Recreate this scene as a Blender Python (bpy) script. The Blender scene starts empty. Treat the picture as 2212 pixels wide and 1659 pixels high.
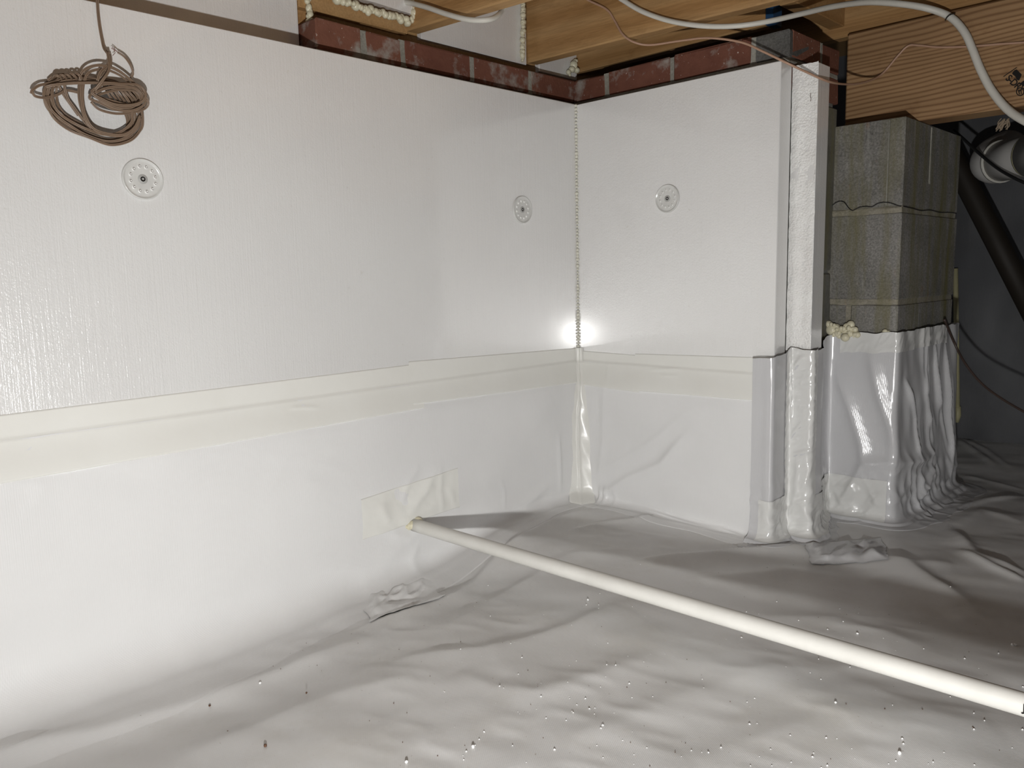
import bpy, math, random
import numpy as np
from mathutils import Matrix, Vector
random.seed(7); RS = np.random.RandomState(11)
S = bpy.context.scene
COL = S.collection
Z0 = 0.60            # height of the lens above the nominal liner level (z = 0)

# ------------------------------------------------------------------ camera
F = 1720.0
YAW, PIT, ROL = 0.78094227, 0.13349426, 0.02173595
CAM = np.array([1.4311945, -1.7008706, Z0])
Fw = np.array([-math.sin(YAW)*math.cos(PIT), math.cos(YAW)*math.cos(PIT), -math.sin(PIT)])
R0 = np.array([math.cos(YAW), math.sin(YAW), 0.0]); D0 = np.cross(Fw, R0)
Rt = math.cos(ROL)*R0 + math.sin(ROL)*D0
Dn = -math.sin(ROL)*R0 + math.cos(ROL)*D0
cd = bpy.data.cameras.new('camera'); cam = bpy.data.objects.new('camera', cd); COL.objects.link(cam)
cd.sensor_width = 36.0; cd.lens = F/2212*36.0; cd.clip_start = 0.02
m = Matrix(((Rt[0], -Dn[0], -Fw[0], CAM[0]), (Rt[1], -Dn[1], -Fw[1], CAM[1]), (Rt[2], -Dn[2], -Fw[2], CAM[2]), (0, 0, 0, 1)))
cam.matrix_world = m
S.camera = cam
S.view_settings.view_transform = 'Standard'
S.view_settings.look = 'None'
S.view_settings.gamma = 1.0
S.view_settings.use_curve_mapping = False
S.view_settings.exposure = 0.34
S.cycles.blur_glossy = 0.0
# ------------------------------------------------------------------ world, lamp + added fill
w = bpy.data.worlds.new('world'); S.world = w; w.use_nodes = True
w.node_tree.nodes['Background'].inputs[0].default_value = (0.95, 0.97, 1.0, 1)
w.node_tree.nodes['Background'].inputs[1].default_value = 0.05
def look(o, src, dst):
    o.location = src
    o.rotation_euler = (Vector(dst)-Vector(src)).to_track_quat('-Z', 'Y').to_euler()
LIGHT = (1.46, -1.74, 0.29)
ld = bpy.data.lights.new('work_lamp', 'SPOT'); lo = bpy.data.objects.new('work_lamp', ld); COL.objects.link(lo)
ld.energy = 60; ld.spot_size = math.radians(150); ld.spot_blend = 1.0; ld.shadow_soft_size = 0.016; ld.color = (1.0, 0.99, 0.972)
look(lo, LIGHT, (0.06, -0.28, 0.48))
fd = bpy.data.lights.new('fill_light', 'AREA'); fo = bpy.data.objects.new('fill_light', fd); COL.objects.link(fo)  # added fill behind the lens, stands for no known lamp
fd.shape = 'RECTANGLE'; fd.size = 1.6; fd.size_y = 0.7; fd.energy = 2.0; fd.color = (1.0, 0.985, 0.96)
look(fo, (1.9, -2.9, 0.75), (0.3, -0.5, 0.3))

# ------------------------------------------------------------------ helpers
def ray(px, py):
    return Fw + (px-1106)/F*Rt + (py-829.5)/F*Dn
def H(px, py, ax, val):
    """point of the place seen at (px,py) that lies on the plane  axis ax = val"""
    d = ray(px, py); t = (val-CAM[ax])/d[ax]; return CAM + t*d
def HX(px, py, x): return H(px, py, 0, x)
def HY(px, py, y): return H(px, py, 1, y)
def HZ(px, py, z): return H(px, py, 2, z)

def mesh_obj(name, V, Fc, mat, parent=None, smooth=False):
    me = bpy.data.meshes.new(name)
    me.from_pydata([tuple(v) for v in V], [], [tuple(f) for f in Fc])
    if smooth: me.polygons.foreach_set('use_smooth', [True]*len(me.polygons))
    me.update()
    if mat: me.materials.append(mat)
    o = bpy.data.objects.new(name, me); COL.objects.link(o)
    if parent: o.parent = parent
    return o
def grid_obj(name, P, mat, parent=None, mask=None):
    """P: (n,m,3) array of points -> smooth sheet"""
    n, k = P.shape[:2]
    idx = np.arange(n*k).reshape(n, k)
    q = np.stack([idx[:-1, :-1], idx[1:, :-1], idx[1:, 1:], idx[:-1, 1:]], -1).reshape(-1, 4)
    if mask is not None: q = q[mask[:-1, :-1].reshape(-1)]
    me = bpy.data.meshes.new(name)
    me.vertices.add(n*k); me.vertices.foreach_set('co', P.reshape(-1).astype(np.float32))
    me.loops.add(len(q)*4); me.loops.foreach_set('vertex_index', q.reshape(-1).astype(np.int32))
    me.polygons.add(len(q)); me.polygons.foreach_set('loop_start', np.arange(0, len(q)*4, 4, dtype=np.int32))
    me.polygons.foreach_set('use_smooth', np.ones(len(q), bool))
    me.update(calc_edges=True); me.validate()
    me.materials.append(mat)
    o = bpy.data.objects.new(name, me); COL.objects.link(o)
    if parent: o.parent = parent
    return o
def tag(o, label=None, cat=None, group=None, kind=None):
    if label: o['label'] = label
    if cat: o['category'] = cat
    if group: o['group'] = group
    if kind: o['kind'] = kind
    return o
def empty(name, loc, label=None, cat=None, group=None, kind=None):
    o = bpy.data.objects.new(name, None); COL.objects.link(o); o.location = loc; o.empty_display_size = .02
    bpy.context.view_layer.update()
    return tag(o, label, cat, group, kind)
def keep(o, parent):
    """parent a mesh given in world coordinates"""
    o.parent = parent; o.matrix_parent_inverse = Matrix.Translation(-Vector(parent.location))
    return o
def cbox(lo, hi, b=.002, jit=0, rnd=random):
    """chamfered box: 24 verts"""
    lo = np.array(lo, float); hi = np.array(hi, float); c = (lo+hi)/2; h = (hi-lo)/2
    V = []; key = {}
    for sx in (-1, 1):
        for sy in (-1, 1):
            for sz in (-1, 1):
                for ax in range(3):
                    s = np.array([sx, sy, sz], float); p = s*h
                    for a in range(3):
                        if a != ax: p[a] -= s[a]*b
                    p += np.array([rnd.uniform(-jit, jit) for _ in range(3)])
                    key[(sx, sy, sz, ax)] = len(V); V.append(c+p)
    Fc = []
    def K(s, ax): return key[(s[0], s[1], s[2], ax)]
    for ax in range(3):
        o1, o2 = [a for a in range(3) if a != ax]
        for s in (-1, 1):
            q = []
            for a, bb in ((-1, -1), (1, -1), (1, 1), (-1, 1)):
                t = [0, 0, 0]; t[ax] = s; t[o1] = a; t[o2] = bb; q.append(K(t, ax))
            Fc.append(q)
    for ax in range(3):                       # edge strips along axis ax
        o1, o2 = [a for a in range(3) if a != ax]
        for a in (-1, 1):
            for bb in (-1, 1):
                t0 = [0, 0, 0]; t0[o1] = a; t0[o2] = bb; t0[ax] = -1; t1 = list(t0); t1[ax] = 1
                Fc.append([K(t0, o1), K(t1, o1), K(t1, o2), K(t0, o2)])
    for sx in (-1, 1):
        for sy in (-1, 1):
            for sz in (-1, 1):
                Fc.append([K((sx, sy, sz), 0), K((sx, sy, sz), 1), K((sx, sy, sz), 2)])
    V = np.array(V); out = []
    for f in Fc:
        p = V[f]; n = np.cross(p[1]-p[0], p[2]-p[0])
        if np.dot(n, p.mean(0)-c) < 0: f = f[::-1]
        out.append(f)
    return V, out
def catmull(P, n):
    P = np.array(P, float)
    Q = np.vstack([2*P[0]-P[1], P, 2*P[-1]-P[-2]])
    out = []
    for i in range(len(P)-1):
        p0, p1, p2, p3 = Q[i:i+4]
        for t in np.linspace(0, 1, n, endpoint=False):
            out.append(.5*((2*p1)+(-p0+p2)*t+(2*p0-5*p1+4*p2-p3)*t*t+(-p0+3*p1-3*p2+p3)*t**3))
    out.append(P[-1]); return np.array(out)
def tube(P, r, sides=8, flat=1.0, up=None, caps=True, base=0):
    """tube swept along P; r scalar or per-point; flat squashes across 'up' """
    P = np.array(P, float); n = len(P); r = np.broadcast_to(np.array(r, float), (n,))
    T = np.gradient(P, axis=0); T /= np.linalg.norm(T, axis=1)[:, None]+1e-12
    u = np.array(up if up is not None else (0.31, 0.17, 0.93), float)
    V = []; prev = None
    for i in range(n):
        if up is not None or prev is None:
            a = u - T[i]*(u@T[i])
        else:
            a = prev - T[i]*(prev@T[i])
        a /= np.linalg.norm(a)+1e-12; prev = a
        b = np.cross(T[i], a)
        for k in range(sides):
            th = 2*math.pi*k/sides
            V.append(P[i]+r[i]*(a*math.cos(th)*flat+b*math.sin(th)))
    Fc = []
    for i in range(n-1):
        for k in range(sides):
            k2 = (k+1) % sides
            Fc.append([base+i*sides+k, base+i*sides+k2, base+(i+1)*sides+k2, base+(i+1)*sides+k])
    if caps:
        Fc.append([base+k for k in range(sides)][::-1]); Fc.append([base+(n-1)*sides+k for k in range(sides)])
    return V, Fc
def tubes(lst, **kw):
    V = []; Fc = []
    for P, r in lst:
        v, f = tube(P, r, base=len(V), **kw); V += v; Fc += f
    return V, Fc
def vnoise(x, y, seed=0):
    """smooth value noise in about [-1,1]"""
    r = np.random.RandomState(seed); T = r.uniform(-1, 1, (256, 256))
    xi = np.floor(x).astype(int); yi = np.floor(y).astype(int); fx = x-xi; fy = y-yi
    fx = fx*fx*(3-2*fx); fy = fy*fy*(3-2*fy)
    g = lambda a, b: T[a & 255, b & 255]
    return (g(xi, yi)*(1-fx)+g(xi+1, yi)*fx)*(1-fy)+(g(xi, yi+1)*(1-fx)+g(xi+1, yi+1)*fx)*fy
def fbm(x, y, seed=0, o=4):
    s = 0; a = 1; t = 0
    for i in range(o):
        s = s+a*vnoise(x*2**i+17.3*i, y*2**i+9.1*i, seed+i); t += a; a *= .5
    return s/t
def ridge(x, y, seed=0): return 1-np.abs(vnoise(x, y, seed))*2.2
def crease(A, B, lines):
    """A,B: coordinate arrays; lines: list of (pts, amp, width[, width on the far side])"""
    out = np.zeros_like(A)
    for L in lines:
        pts, amp, wd = L[:3]; w2 = L[3] if len(L) > 3 else wd
        best = np.full(A.shape, 9.0); sgn = np.ones_like(A); tt = np.zeros_like(A)
        n = len(pts)-1
        for i in range(n):
            ax, ay = pts[i]; bx, by = pts[i+1]; dx, dy = bx-ax, by-ay; l2 = dx*dx+dy*dy+1e-12
            t = np.clip(((A-ax)*dx+(B-ay)*dy)/l2, 0, 1)
            ex = A-(ax+t*dx); ey = B-(ay+t*dy); d = np.hypot(ex, ey); mk = d < best
            best = np.where(mk, d, best); sgn = np.where(mk, np.sign(ex*dy-ey*dx), sgn); tt = np.where(mk, (i+t)/n, tt)
        wv = np.where(sgn > 0, wd, w2)
        fade = np.sqrt(np.clip(np.minimum(tt, 1-tt)*5+.05, 0, 1))
        out += amp*np.exp(-(best/wv)**1.5)*fade
    return out
def sstep(a, b, x):
    t = np.clip((x-a)/(b-a), 0, 1); return t*t*(3-2*t)

# ------------------------------------------------------------------ materials
class NT:
    def __init__(s, name):
        s.m = bpy.data.materials.new(name); s.m.use_nodes = True; s.t = s.m.node_tree
        s.b = s.t.nodes['Principled BSDF']; s.tc = s.t.nodes.new('ShaderNodeTexCoord')
    def n(s, typ, **kw):
        x = s.t.nodes.new(typ)
        for k, v in kw.items():
            if k in x.inputs.keys(): x.inputs[k].default_value = v
            else: setattr(x, k, v)
        return x
    def l(s, a, b): s.t.links.new(a, b)
    def coords(s, scale=(1, 1, 1), rot=(0, 0, 0)):
        mp = s.n('ShaderNodeMapping'); mp.inputs['Scale'].default_value = scale; mp.inputs['Rotation'].default_value = rot
        s.l(s.tc.outputs['Object'], mp.inputs[0]); return mp.outputs[0]
    def noise(s, co, sc, det=4, rough=.55, dist=0):
        x = s.n('ShaderNodeTexNoise'); x.inputs['Scale'].default_value = sc; x.inputs['Detail'].default_value = det
        x.inputs['Roughness'].default_value = rough; x.inputs['Distortion'].default_value = dist
        s.l(co, x.inputs['Vector']); return x.outputs['Fac']
    def ramp(s, fac, stops):
        x = s.n('ShaderNodeValToRGB'); e = x.color_ramp.elements
        while len(e) > 1: e.remove(e[-1])
        for i, (p, c) in enumerate(stops):
            k = e[0] if i == 0 else e.new(p)
            k.position = p; k.color = (*c, 1) if len(c) == 3 else c
        s.l(fac, x.inputs[0]); return x.outputs[0]
    def mix(s, f, a, b, mode='MIX'):
        x = s.n('ShaderNodeMix', data_type='RGBA', blend_type=mode)
        for v, i in ((f, 0), (a, 6), (b, 7)):
            if hasattr(v, 'links'): s.l(v, x.inputs[i])
            else: x.inputs[i].default_value = v if i == 0 else (*v, 1)
        return x.outputs[2]
    def math(s, op, a, b=0.0):
        x = s.n('ShaderNodeMath', operation=op)
        for v, i in ((a, 0), (b, 1)):
            if hasattr(v, 'links'): s.l(v, x.inputs[i])
            else: x.inputs[i].default_value = v
        return x.outputs[0]
    def bump(s, h, st, dist=.001, prev=None):
        x = s.n('ShaderNodeBump'); x.inputs['Strength'].default_value = st; x.inputs['Distance'].default_value = dist
        s.l(h, x.inputs['Height'])
        if prev is not None: s.l(prev, x.inputs['Normal'])
        return x.outputs[0]
    def done(s, col=None, rough=None, nor=None, spec=.5, coat=0, coat_r=.1, coat_ior=1.5):
        s.b.inputs['Coat IOR'].default_value = coat_ior
        b = s.b
        for v, k in ((col, 'Base Color'), (rough, 'Roughness'), (nor, 'Normal')):
            if v is None: continue
            if hasattr(v, 'links'): s.l(v, b.inputs[k])
            elif k == 'Base Color': b.inputs[k].default_value = (*v, 1)
            else: b.inputs[k].default_value = v
        b.inputs['Specular IOR Level'].default_value = spec
        b.inputs['Coat Weight'].default_value = coat; b.inputs['Coat Roughness'].default_value = coat_r
        return s.m

def m_foam(streak):
    t = NT('foam_board_face'); co = t.coords()
    c = t.ramp(t.noise(co, 2.2, 3), [(.3, (.735, .73, .722)), (.7, (.785, .785, .775))])
    dust = t.ramp(t.noise(co, 90, 2), [(.72, (1, 1, 1)), (.80, (.93, .92, .90))])
    c = t.mix(1.0, c, dust, 'MULTIPLY')
    st = t.coords(streak)
    n1 = t.noise(st, 1.0, 5, .6); n2 = t.noise(co, 55, 5, .6); n3 = t.noise(co, 320, 2)
    n4 = t.noise(t.coords(tuple(q*2.2 for q in streak)), 1.0, 3, .6)
    nn = t.bump(n2, .14, .003); nn = t.bump(n1, .26, .0015, nn); nn = t.bump(n4, .45, .0012, nn); nn = t.bump(n3, .45, .0010, nn)
    return t.done(c, .24, nn, 1.0, coat=1.0, coat_r=.11, coat_ior=1.75)
M_foamL = m_foam((20, 160, 3)); M_foamR = m_foam((160, 20, 3))
def m_cut():
    t = NT('foam_cut_edge'); co = t.coords()
    v = t.n('ShaderNodeTexVoronoi'); v.inputs['Scale'].default_value = 230; t.l(co, v.inputs['Vector'])
    n = t.noise(co, 60, 4)
    c = t.ramp(t.noise(co, 14, 3), [(.3, (.76, .75, .73)), (.7, (.82, .82, .80))])
    nn = t.bump(v.outputs['Distance'], .5, .003); nn = t.bump(n, .5, .004, nn)
    return t.done(c, .6, nn, .35)
M_cut = m_cut()
def m_liner(name, rough=.33, base=((.70, .70, .698), (.745, .745, .742)), dirt=.0, weave=1.0):
    t = NT(name); co = t.coords()
    c = t.ramp(t.noise(co, 3.1, 4), [(.3, base[0]), (.7, base[1])])
    if dirt:
        d = t.ramp(t.noise(co, 5.5, 6, .65), [(.50, (1, 1, 1)), (.78, (.80, .77, .71))])
        c = t.mix(dirt, c, d, 'MULTIPLY')
        sp = t.ramp(t.noise(co, 180, 2), [(.735, (1, 1, 1)), (.77, (.55, .5, .45))])
        c = t.mix(.5, c, sp, 'MULTIPLY')
    hs = None
    for rot in ((0, 0, .62), (0, 0, .62+math.pi/2)):
        wv = t.n('ShaderNodeTexWave', bands_direction='X'); wv.inputs['Scale'].default_value = 130; wv.inputs['Distortion'].default_value = .6
        wv.inputs['Detail'].default_value = 1
        t.l(t.coords((1, 1, 1), rot), wv.inputs['Vector'])
        hs = wv.outputs['Fac'] if hs is None else t.math('ADD', hs, wv.outputs['Fac'])
    n2 = t.noise(co, 26, 5, .62)
    nn = t.bump(hs, .10*weave, .0008); nn = t.bump(n2, .10, .004, nn)
    return t.done(c, rough, nn, .45)
M_floor = m_liner('liner_floor', .36, ((.655, .653, .647), (.70, .698, .692)), dirt=.6)
M_skirt = m_liner('liner_wall', .24)
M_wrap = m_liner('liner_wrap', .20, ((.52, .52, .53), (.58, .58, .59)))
def m_tape():
    t = NT('seam_tape'); co = t.coords()
    c = t.ramp(t.noise(co, 6, 4), [(.3, (.735, .73, .69)), (.7, (.77, .77, .735))])
    n = t.noise(co, 40, 4)
    return t.done(c, .26, t.bump(n, .15, .003), .45)
M_tape = m_tape()
M_wraptape = m_liner('wrap_tape', .17, ((.63, .63, .615), (.67, .67, .655)), weave=.2)
def m_wood(name, a, b, c2, sc=1.0, freq=60.):
    t = NT(name)
    co = t.coords((1.2, 9, 9)); d = t.noise(co, 1.0*sc, 3, .5)
    grain = t.n('ShaderNodeTexWave', bands_direction='Z'); grain.inputs['Scale'].default_value = freq/6.28*1.0
    grain.inputs['Distortion'].default_value = 5.0; grain.inputs['Detail'].default_value = 2; grain.inputs['Detail Scale'].default_value = .5
    t.l(t.coords((.12, 1, 1)), grain.inputs['Vector'])
    g2 = t.noise(t.coords((4, 160, 160)), 1.5, 3)
    col = t.ramp(grain.outputs['Fac'], [(.0, a), (.55, b), (1.0, c2)])
    col = t.mix(.45, col, t.ramp(d, [(.3, a), (.7, b)]))
    col = t.mix(.30, col, t.ramp(g2, [(.35, (.35, .3, .25)), (.65, (1, 1, 1))]), 'MULTIPLY')
    st = t.ramp(t.noise(t.coords((3, 6, 6)), 2.0, 5, .7), [(.56, (1, 1, 1)), (.74, (.42, .34, .26))])
    col = t.mix(.55, col, st, 'MULTIPLY')
    return t.done(col, .62, t.bump(g2, .3, .002), .3)
M_joist = m_wood('joist_wood', (.34, .185, .07), (.44, .26, .11), (.50, .32, .15), 1, 30)
def m_beamwood():
    t = NT('beam_wood'); co = t.coords()
    k = HY(2170, 60, .345); loc = (k[0]-.588, 0, k[2]-(Z0+.341))
    sp = t.n('ShaderNodeSeparateXYZ'); t.l(co, sp.inputs[0])
    dx = t.math('MULTIPLY', t.math('SUBTRACT', sp.outputs[0], loc[0]), 9.0)
    dz = t.math('MULTIPLY', t.math('SUBTRACT', sp.outputs[2], loc[2]), 26.0)
    d2 = t.math('ADD', t.math('MULTIPLY', dx, dx), t.math('MULTIPLY', dz, dz))
    kn = t.math('POWER', 2.718, t.math('MULTIPLY', d2, -1.0))
    lowf = t.noise(t.coords((1.5, 1, 7)), 1.0, 2, .5)
    zz_ = t.math('ADD', sp.outputs[2], t.math('MULTIPLY', lowf, .075))
    zz_ = t.math('ADD', zz_, t.math('MULTIPLY', sp.outputs[0], -.035))
    zz_ = t.math('ADD', zz_, t.math('MULTIPLY', kn, .022))
    sq = t.math('SQRT', t.math('ADD', zz_, .02))
    ph = t.math('MULTIPLY', sq, 1250.0)
    wv = t.math('MULTIPLY', t.math('ADD', t.math('SINE', ph), 1.0), .5)
    col = t.ramp(wv, [(0, (.36, .235, .125)), (.6, (.33, .205, .105)), (1, (.21, .12, .058))])
    vr = t.ramp(t.noise(t.coords((2.2, 2, 14)), 1.0, 4, .6), [(.3, (.78, .72, .66)), (.7, (1.08, 1.04, 1.0))])
    col = t.mix(1.0, col, vr, 'MULTIPLY')
    dk = t.ramp(t.math('POWER', kn, 3.0), [(.35, (1, 1, 1)), (.9, (.42, .33, .25))])
    col = t.mix(1.0, col, dk, 'MULTIPLY')
    st = t.ramp(t.noise(t.coords((5, 6, 7)), 2.0, 5, .7), [(.60, (1, 1, 1)), (.74, (.6, .5, .4))])
    col = t.mix(.5, col, st, 'MULTIPLY')
    g2 = t.noise(t.coords((4, 160, 160)), 1.5, 3)
    return t.done(col, .62, t.bump(g2, .3, .002), .3)
M_beam = m_beamwood()
def m_brick():
    t = NT('brick_clay'); co = t.coords()
    oi = t.n('ShaderNodeObjectInfo')
    c = t.ramp(t.noise(co, 30, 5), [(.3, (.125, .047, .030)), (.7, (.19, .078, .050))])
    c = t.mix(.45, c, t.ramp(oi.outputs['Random'], [(0, (.12, .046, .032)), (1, (.21, .092, .060))]))
    sm = t.ramp(t.noise(co, 9, 6, .62), [(.52, (0, 0, 0)), (.62, (.8, .8, .8))])
    c = t.mix(sm, c, (.33, .32, .29))
    sp = t.ramp(t.noise(co, 170, 2), [(.70, (0, 0, 0)), (.74, (1, 1, 1))])
    c = t.mix(sp, c, (.55, .5, .45))
    nn = t.bump(t.noise(co, 140, 5, .6), .6, .002); nn = t.bump(sm, .4, .002, nn)
    return t.done(c, .85, nn, .25)
M_brick = m_brick()
def m_stone(name, a, b, stain=0.0, sc=220, bs=.8):
    t = NT(name); co = t.coords()
    c = t.ramp(t.noise(co, sc, 4, .7), [(.32, a), (.68, b)])
    big = t.ramp(t.noise(co, 7, 5, .6), [(.35, (.70, .70, .68)), (.7, (1.15, 1.15, 1.15))])
    c = t.mix(1.0, c, big, 'MULTIPLY')
    if stain:
        v = t.ramp(t.noise(t.coords((14, 14, 1.6)), 1.4, 5, .6), [(.46, (0, 0, 0)), (.68, (1, 1, 1))])
        c = t.mix(t.math('MULTIPLY', v, stain), c, (.17, .155, .075))
        v2 = t.ramp(t.noise(t.coords((30, 30, 2.2)), 1.5, 5, .6), [(.60, (0, 0, 0)), (.70, (1, 1, 1))])
        c = t.mix(t.math('MULTIPLY', v2, .35*stain), c, (.42, .42, .38))
        v3 = t.ramp(t.noise(t.coords((18, 18, 5), (0, 0, 0)), 2.4, 5), [(.64, (0, 0, 0)), (.74, (1, 1, 1))])
        c = t.mix(t.math('MULTIPLY', v3, .5*stain), c, (.25, .14, .07))
    nn = t.bump(t.noise(co, sc*1.2, 4, .7), bs, .003); nn = t.bump(t.noise(co, 30, 4), .4, .004, nn)
    return t.done(c, .92, nn, .2)
M_block = m_stone('concrete_block', (.15, .145, .135), (.33, .32, .30), 1.0)
M_blockd = m_stone('dark_block', (.09, .088, .084), (.16, .157, .15), .1)
M_blocks = m_stone('smooth_block', (.15, .148, .135), (.19, .187, .172), .75, 120, .35)
M_mortar = m_stone('mortar', (.27, .265, .235), (.37, .36, .32), .15, 160)
M_mortard = m_stone('old_mortar', (.24, .225, .18), (.38, .35, .29), .8, 160)
M_core = m_stone('wall_core', (.16, .16, .15), (.24, .24, .225), .2)
def m_plain(name, col, rough, spec=.5, bs=0, sc=80):
    t = NT(name); co = t.coords()
    n = t.noise(co, sc, 3)
    c = t.mix(.25, col, t.ramp(n, [(.3, tuple(x*.8 for x in col)), (.7, tuple(min(1, x*1.1) for x in col))]))
    return t.done(c, rough, t.bump(n, bs, .002) if bs else None, spec)
M_exp = m_plain('expanding_foam', (.66, .62, .46), .32, .5, .3, 60)
M_bead = m_plain('sealant_bead', (.70, .69, .60), .3, .5, .3, 90)
M_wire = m_plain('brown_wire', (.21, .145, .10), .40, .45)
M_wire2 = m_plain('tan_wire', (.42, .26, .18), .45, .4)
M_cable = m_plain('white_cable', (.60, .585, .53), .45, .4, .15, 30)
M_black = m_plain('black_rubber', (.012, .012, .012), .5, .4)
M_blackpipe = m_plain('black_pipe', (.018, .014, .010), .6, .3)
M_copper = m_plain('bare_copper', (.16, .07, .05), .35, .7)
M_ink = m_plain('black_ink', (.018, .016, .015), .8, .1)
M_blue = m_plain('blue_strip', (.012, .05, .12), .6, .3)
M_wash = m_plain('washer_plastic', (.62, .62, .60), .22, .5)
M_washshade = m_plain('washer_hole_shade', (.40, .40, .385), .5, .3)  # grey disc colour carries the shade of the screw hole
M_nub = m_plain('washer_nub', (.95, .95, .93), .25, .6)  # whiter than the plate, light caught on the nubs put into colour
M_pvcg = m_plain('duct_pvc', (.60, .585, .56), .42, .4, .2, 12)
M_pvcj = m_plain('pipe_cement', (.45, .42, .25), .5, .4)
M_bits = m_plain('polystyrene_bit', (.80, .80, .79), .4, .4)
M_crumb = m_plain('dirt_crumb', (.10, .055, .035), .8, .2)
def m_pvc():
    t = NT('white_pvc'); co = t.coords((3, 60, 60))
    d = t.ramp(t.noise(co, 2.0, 5, .7), [(.66, (0, 0, 0)), (.74, (1, 1, 1))])
    g = t.ramp(t.noise(t.coords((9, 9, 9)), 2.0, 4), [(.3, (.60, .59, .555)), (.7, (.66, .65, .615))])
    c = t.mix(t.math('MULTIPLY', d, .5), g, (.30, .26, .2))
    return t.done(c, .42, None, .4)
M_pvc = m_pvc()
M_bgwall = m_liner('background_liner_dimmed', .5, ((.060, .062, .068), (.080, .082, .088)), dirt=.5)  # liner coloured far darker, dim light on the back wall put into it
M_subfloor = m_wood('subfloor_wood', (.24, .14, .06), (.32, .2, .09), (.38, .25, .12), 1, 20)

# ------------------------------------------------------------------ ground liner
def floor_h(x, y):
    h = np.zeros_like(x, dtype=float)-.006
    h -= .045*np.exp(-((x-.16)/.26)**2)*sstep(-.38, -.62, y)
    h += .010*fbm(x*2.3+y*1.1, y*3.8-x*1.3, 3, 2)
    h += .0032*fbm(x*6+3+y*3, y*11+1-x*4, 9, 2)
    h += .022*np.exp(-((x-1.28)**2+(y+1.22)**2)/.36**2)  # added mound, tilts the near right floor away from the lamp
    return h
def fl(*pts): return [tuple(HZ(a, b, 0.0)[:2]) for a, b in pts]
FLOOR_CREASES = [
    (fl((790, 1300), (880, 1275), (985, 1235), (1065, 1183), (1180, 1130), (1260, 1105)), .010, .035, .010),
    (fl((640, 1290), (760, 1215), (880, 1150)), .007, .03),
    (fl((960, 1330), (1100, 1240), (1230, 1190), (1340, 1180)), .006, .04, .02),
    (fl((1240, 1140), (1380, 1120), (1440, 1105)), .006, .02, .006),
    (fl((1390, 1200), (1500, 1192), (1640, 1183), (1735, 1175)), .012, .05, .008),
    (fl((-60, 1560), (200, 1520), (450, 1450), (640, 1385), (800, 1330)), .012, .035, .06),
    (fl((1510, 1240), (1700, 1225), (1860, 1245)), .006, .04, .03),
    (fl((860, 1400), (1050, 1390), (1240, 1340), (1330, 1300)), .007, .045, .02),
    (fl((990, 1440), (1060, 1475), (1150, 1490), (1300, 1450), (1420, 1405)), .006, .04, .03),
    (fl((400, 1600), (700, 1480), (900, 1440)), .006, .05, .04),
    (fl((1250, 1600), (1450, 1500), (1700, 1430)), .005, .05, .04),
    (fl((1500, 1640), (1800, 1530), (2150, 1560)), .006, .06, .05),
    (fl((1640, 1330), (1800, 1330), (2000, 1400)), .005, .05, .03),
    (fl((1850, 1195), (1960, 1215), (2100, 1300)), .010, .05, .02),
    (fl((1870, 1250), (1950, 1210), (2060, 1215)), .007, .03, .03),
    (fl((2060, 1140), (2110, 1195), (2212, 1235)), .010, .02, .012),
    (fl((2070, 1185), (2150, 1225), (2212, 1250)), .008, .014, .01),
    (fl((2070, 1095), (2130, 1078), (2212, 1067)), .006, .008, .02),
    (fl((2060, 1130), (2120, 1100), (2212, 1130)), .006, .02, .03),
    (fl((2065, 948), (2110, 975), (2145, 1000)), .008, .012),
    (fl((2075, 945), (2130, 970), (2180, 1005)), .006, .01),
    (fl((2085, 1020), (2212, 1050)), .004, .02),
]
def axis(a, fa, fb, b, fine, coarse):
    return np.unique(np.round(np.concatenate([np.arange(a, fa, coarse), np.arange(fa, fb, fine), np.arange(fb, b+1e-6, coarse), [b]]), 5))
xs = axis(-.18, .0, 1.42, 3.6, .0065, .06); ys = axis(-3.6, -1.62, .95, 1.5, .0065, .06)
ys = np.unique(np.round(np.concatenate([ys, np.arange(.95, 1.45, .012)]), 5))
X, Y = np.meshgrid(xs, ys, indexing='ij')
Zf = floor_h(X, Y)
fm = (X < 1.45) & (Y > -1.65)
Zc = np.zeros_like(Zf); Zc[fm] = crease(X[fm], Y[fm], FLOOR_CREASES)
fine = .0008*ridge(X*14+Y*6, Y*26-X*9, 21)*sstep(-.1, .6, fbm(X*3, Y*3, 40, 2))
Zf = Zf+Zc+fine
floor = grid_obj('floor', np.stack([X, Y, Zf], -1)[:, ::-1][::-1][:, ::-1].copy(), M_floor)
floor['kind'] = 'structure'; floor['label'] = 'rumpled white ground liner covering the crawl space floor'
def zf(x, y):
    i = np.clip(np.searchsorted(xs, x)-1, 0, len(xs)-2); j = np.clip(np.searchsorted(ys, y)-1, 0, len(ys)-2)
    u = np.clip((x-xs[i])/(xs[i+1]-xs[i]), 0, 1); v = np.clip((y-ys[j])/(ys[j+1]-ys[j]), 0, 1)
    return (Zf[i, j]*(1-u)+Zf[i+1, j]*u)*(1-v)+(Zf[i, j+1]*(1-u)+Zf[i+1, j+1]*u)*v
def fh(x, y):
    """height of the built floor at one spot"""
    i = min(max(np.searchsorted(xs, x)-1, 0), len(xs)-2); j = min(max(np.searchsorted(ys, y)-1, 0), len(ys)-2)
    return float(max(Zf[i, j], Zf[i+1, j], Zf[i, j+1], Zf[i+1, j+1]))

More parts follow.
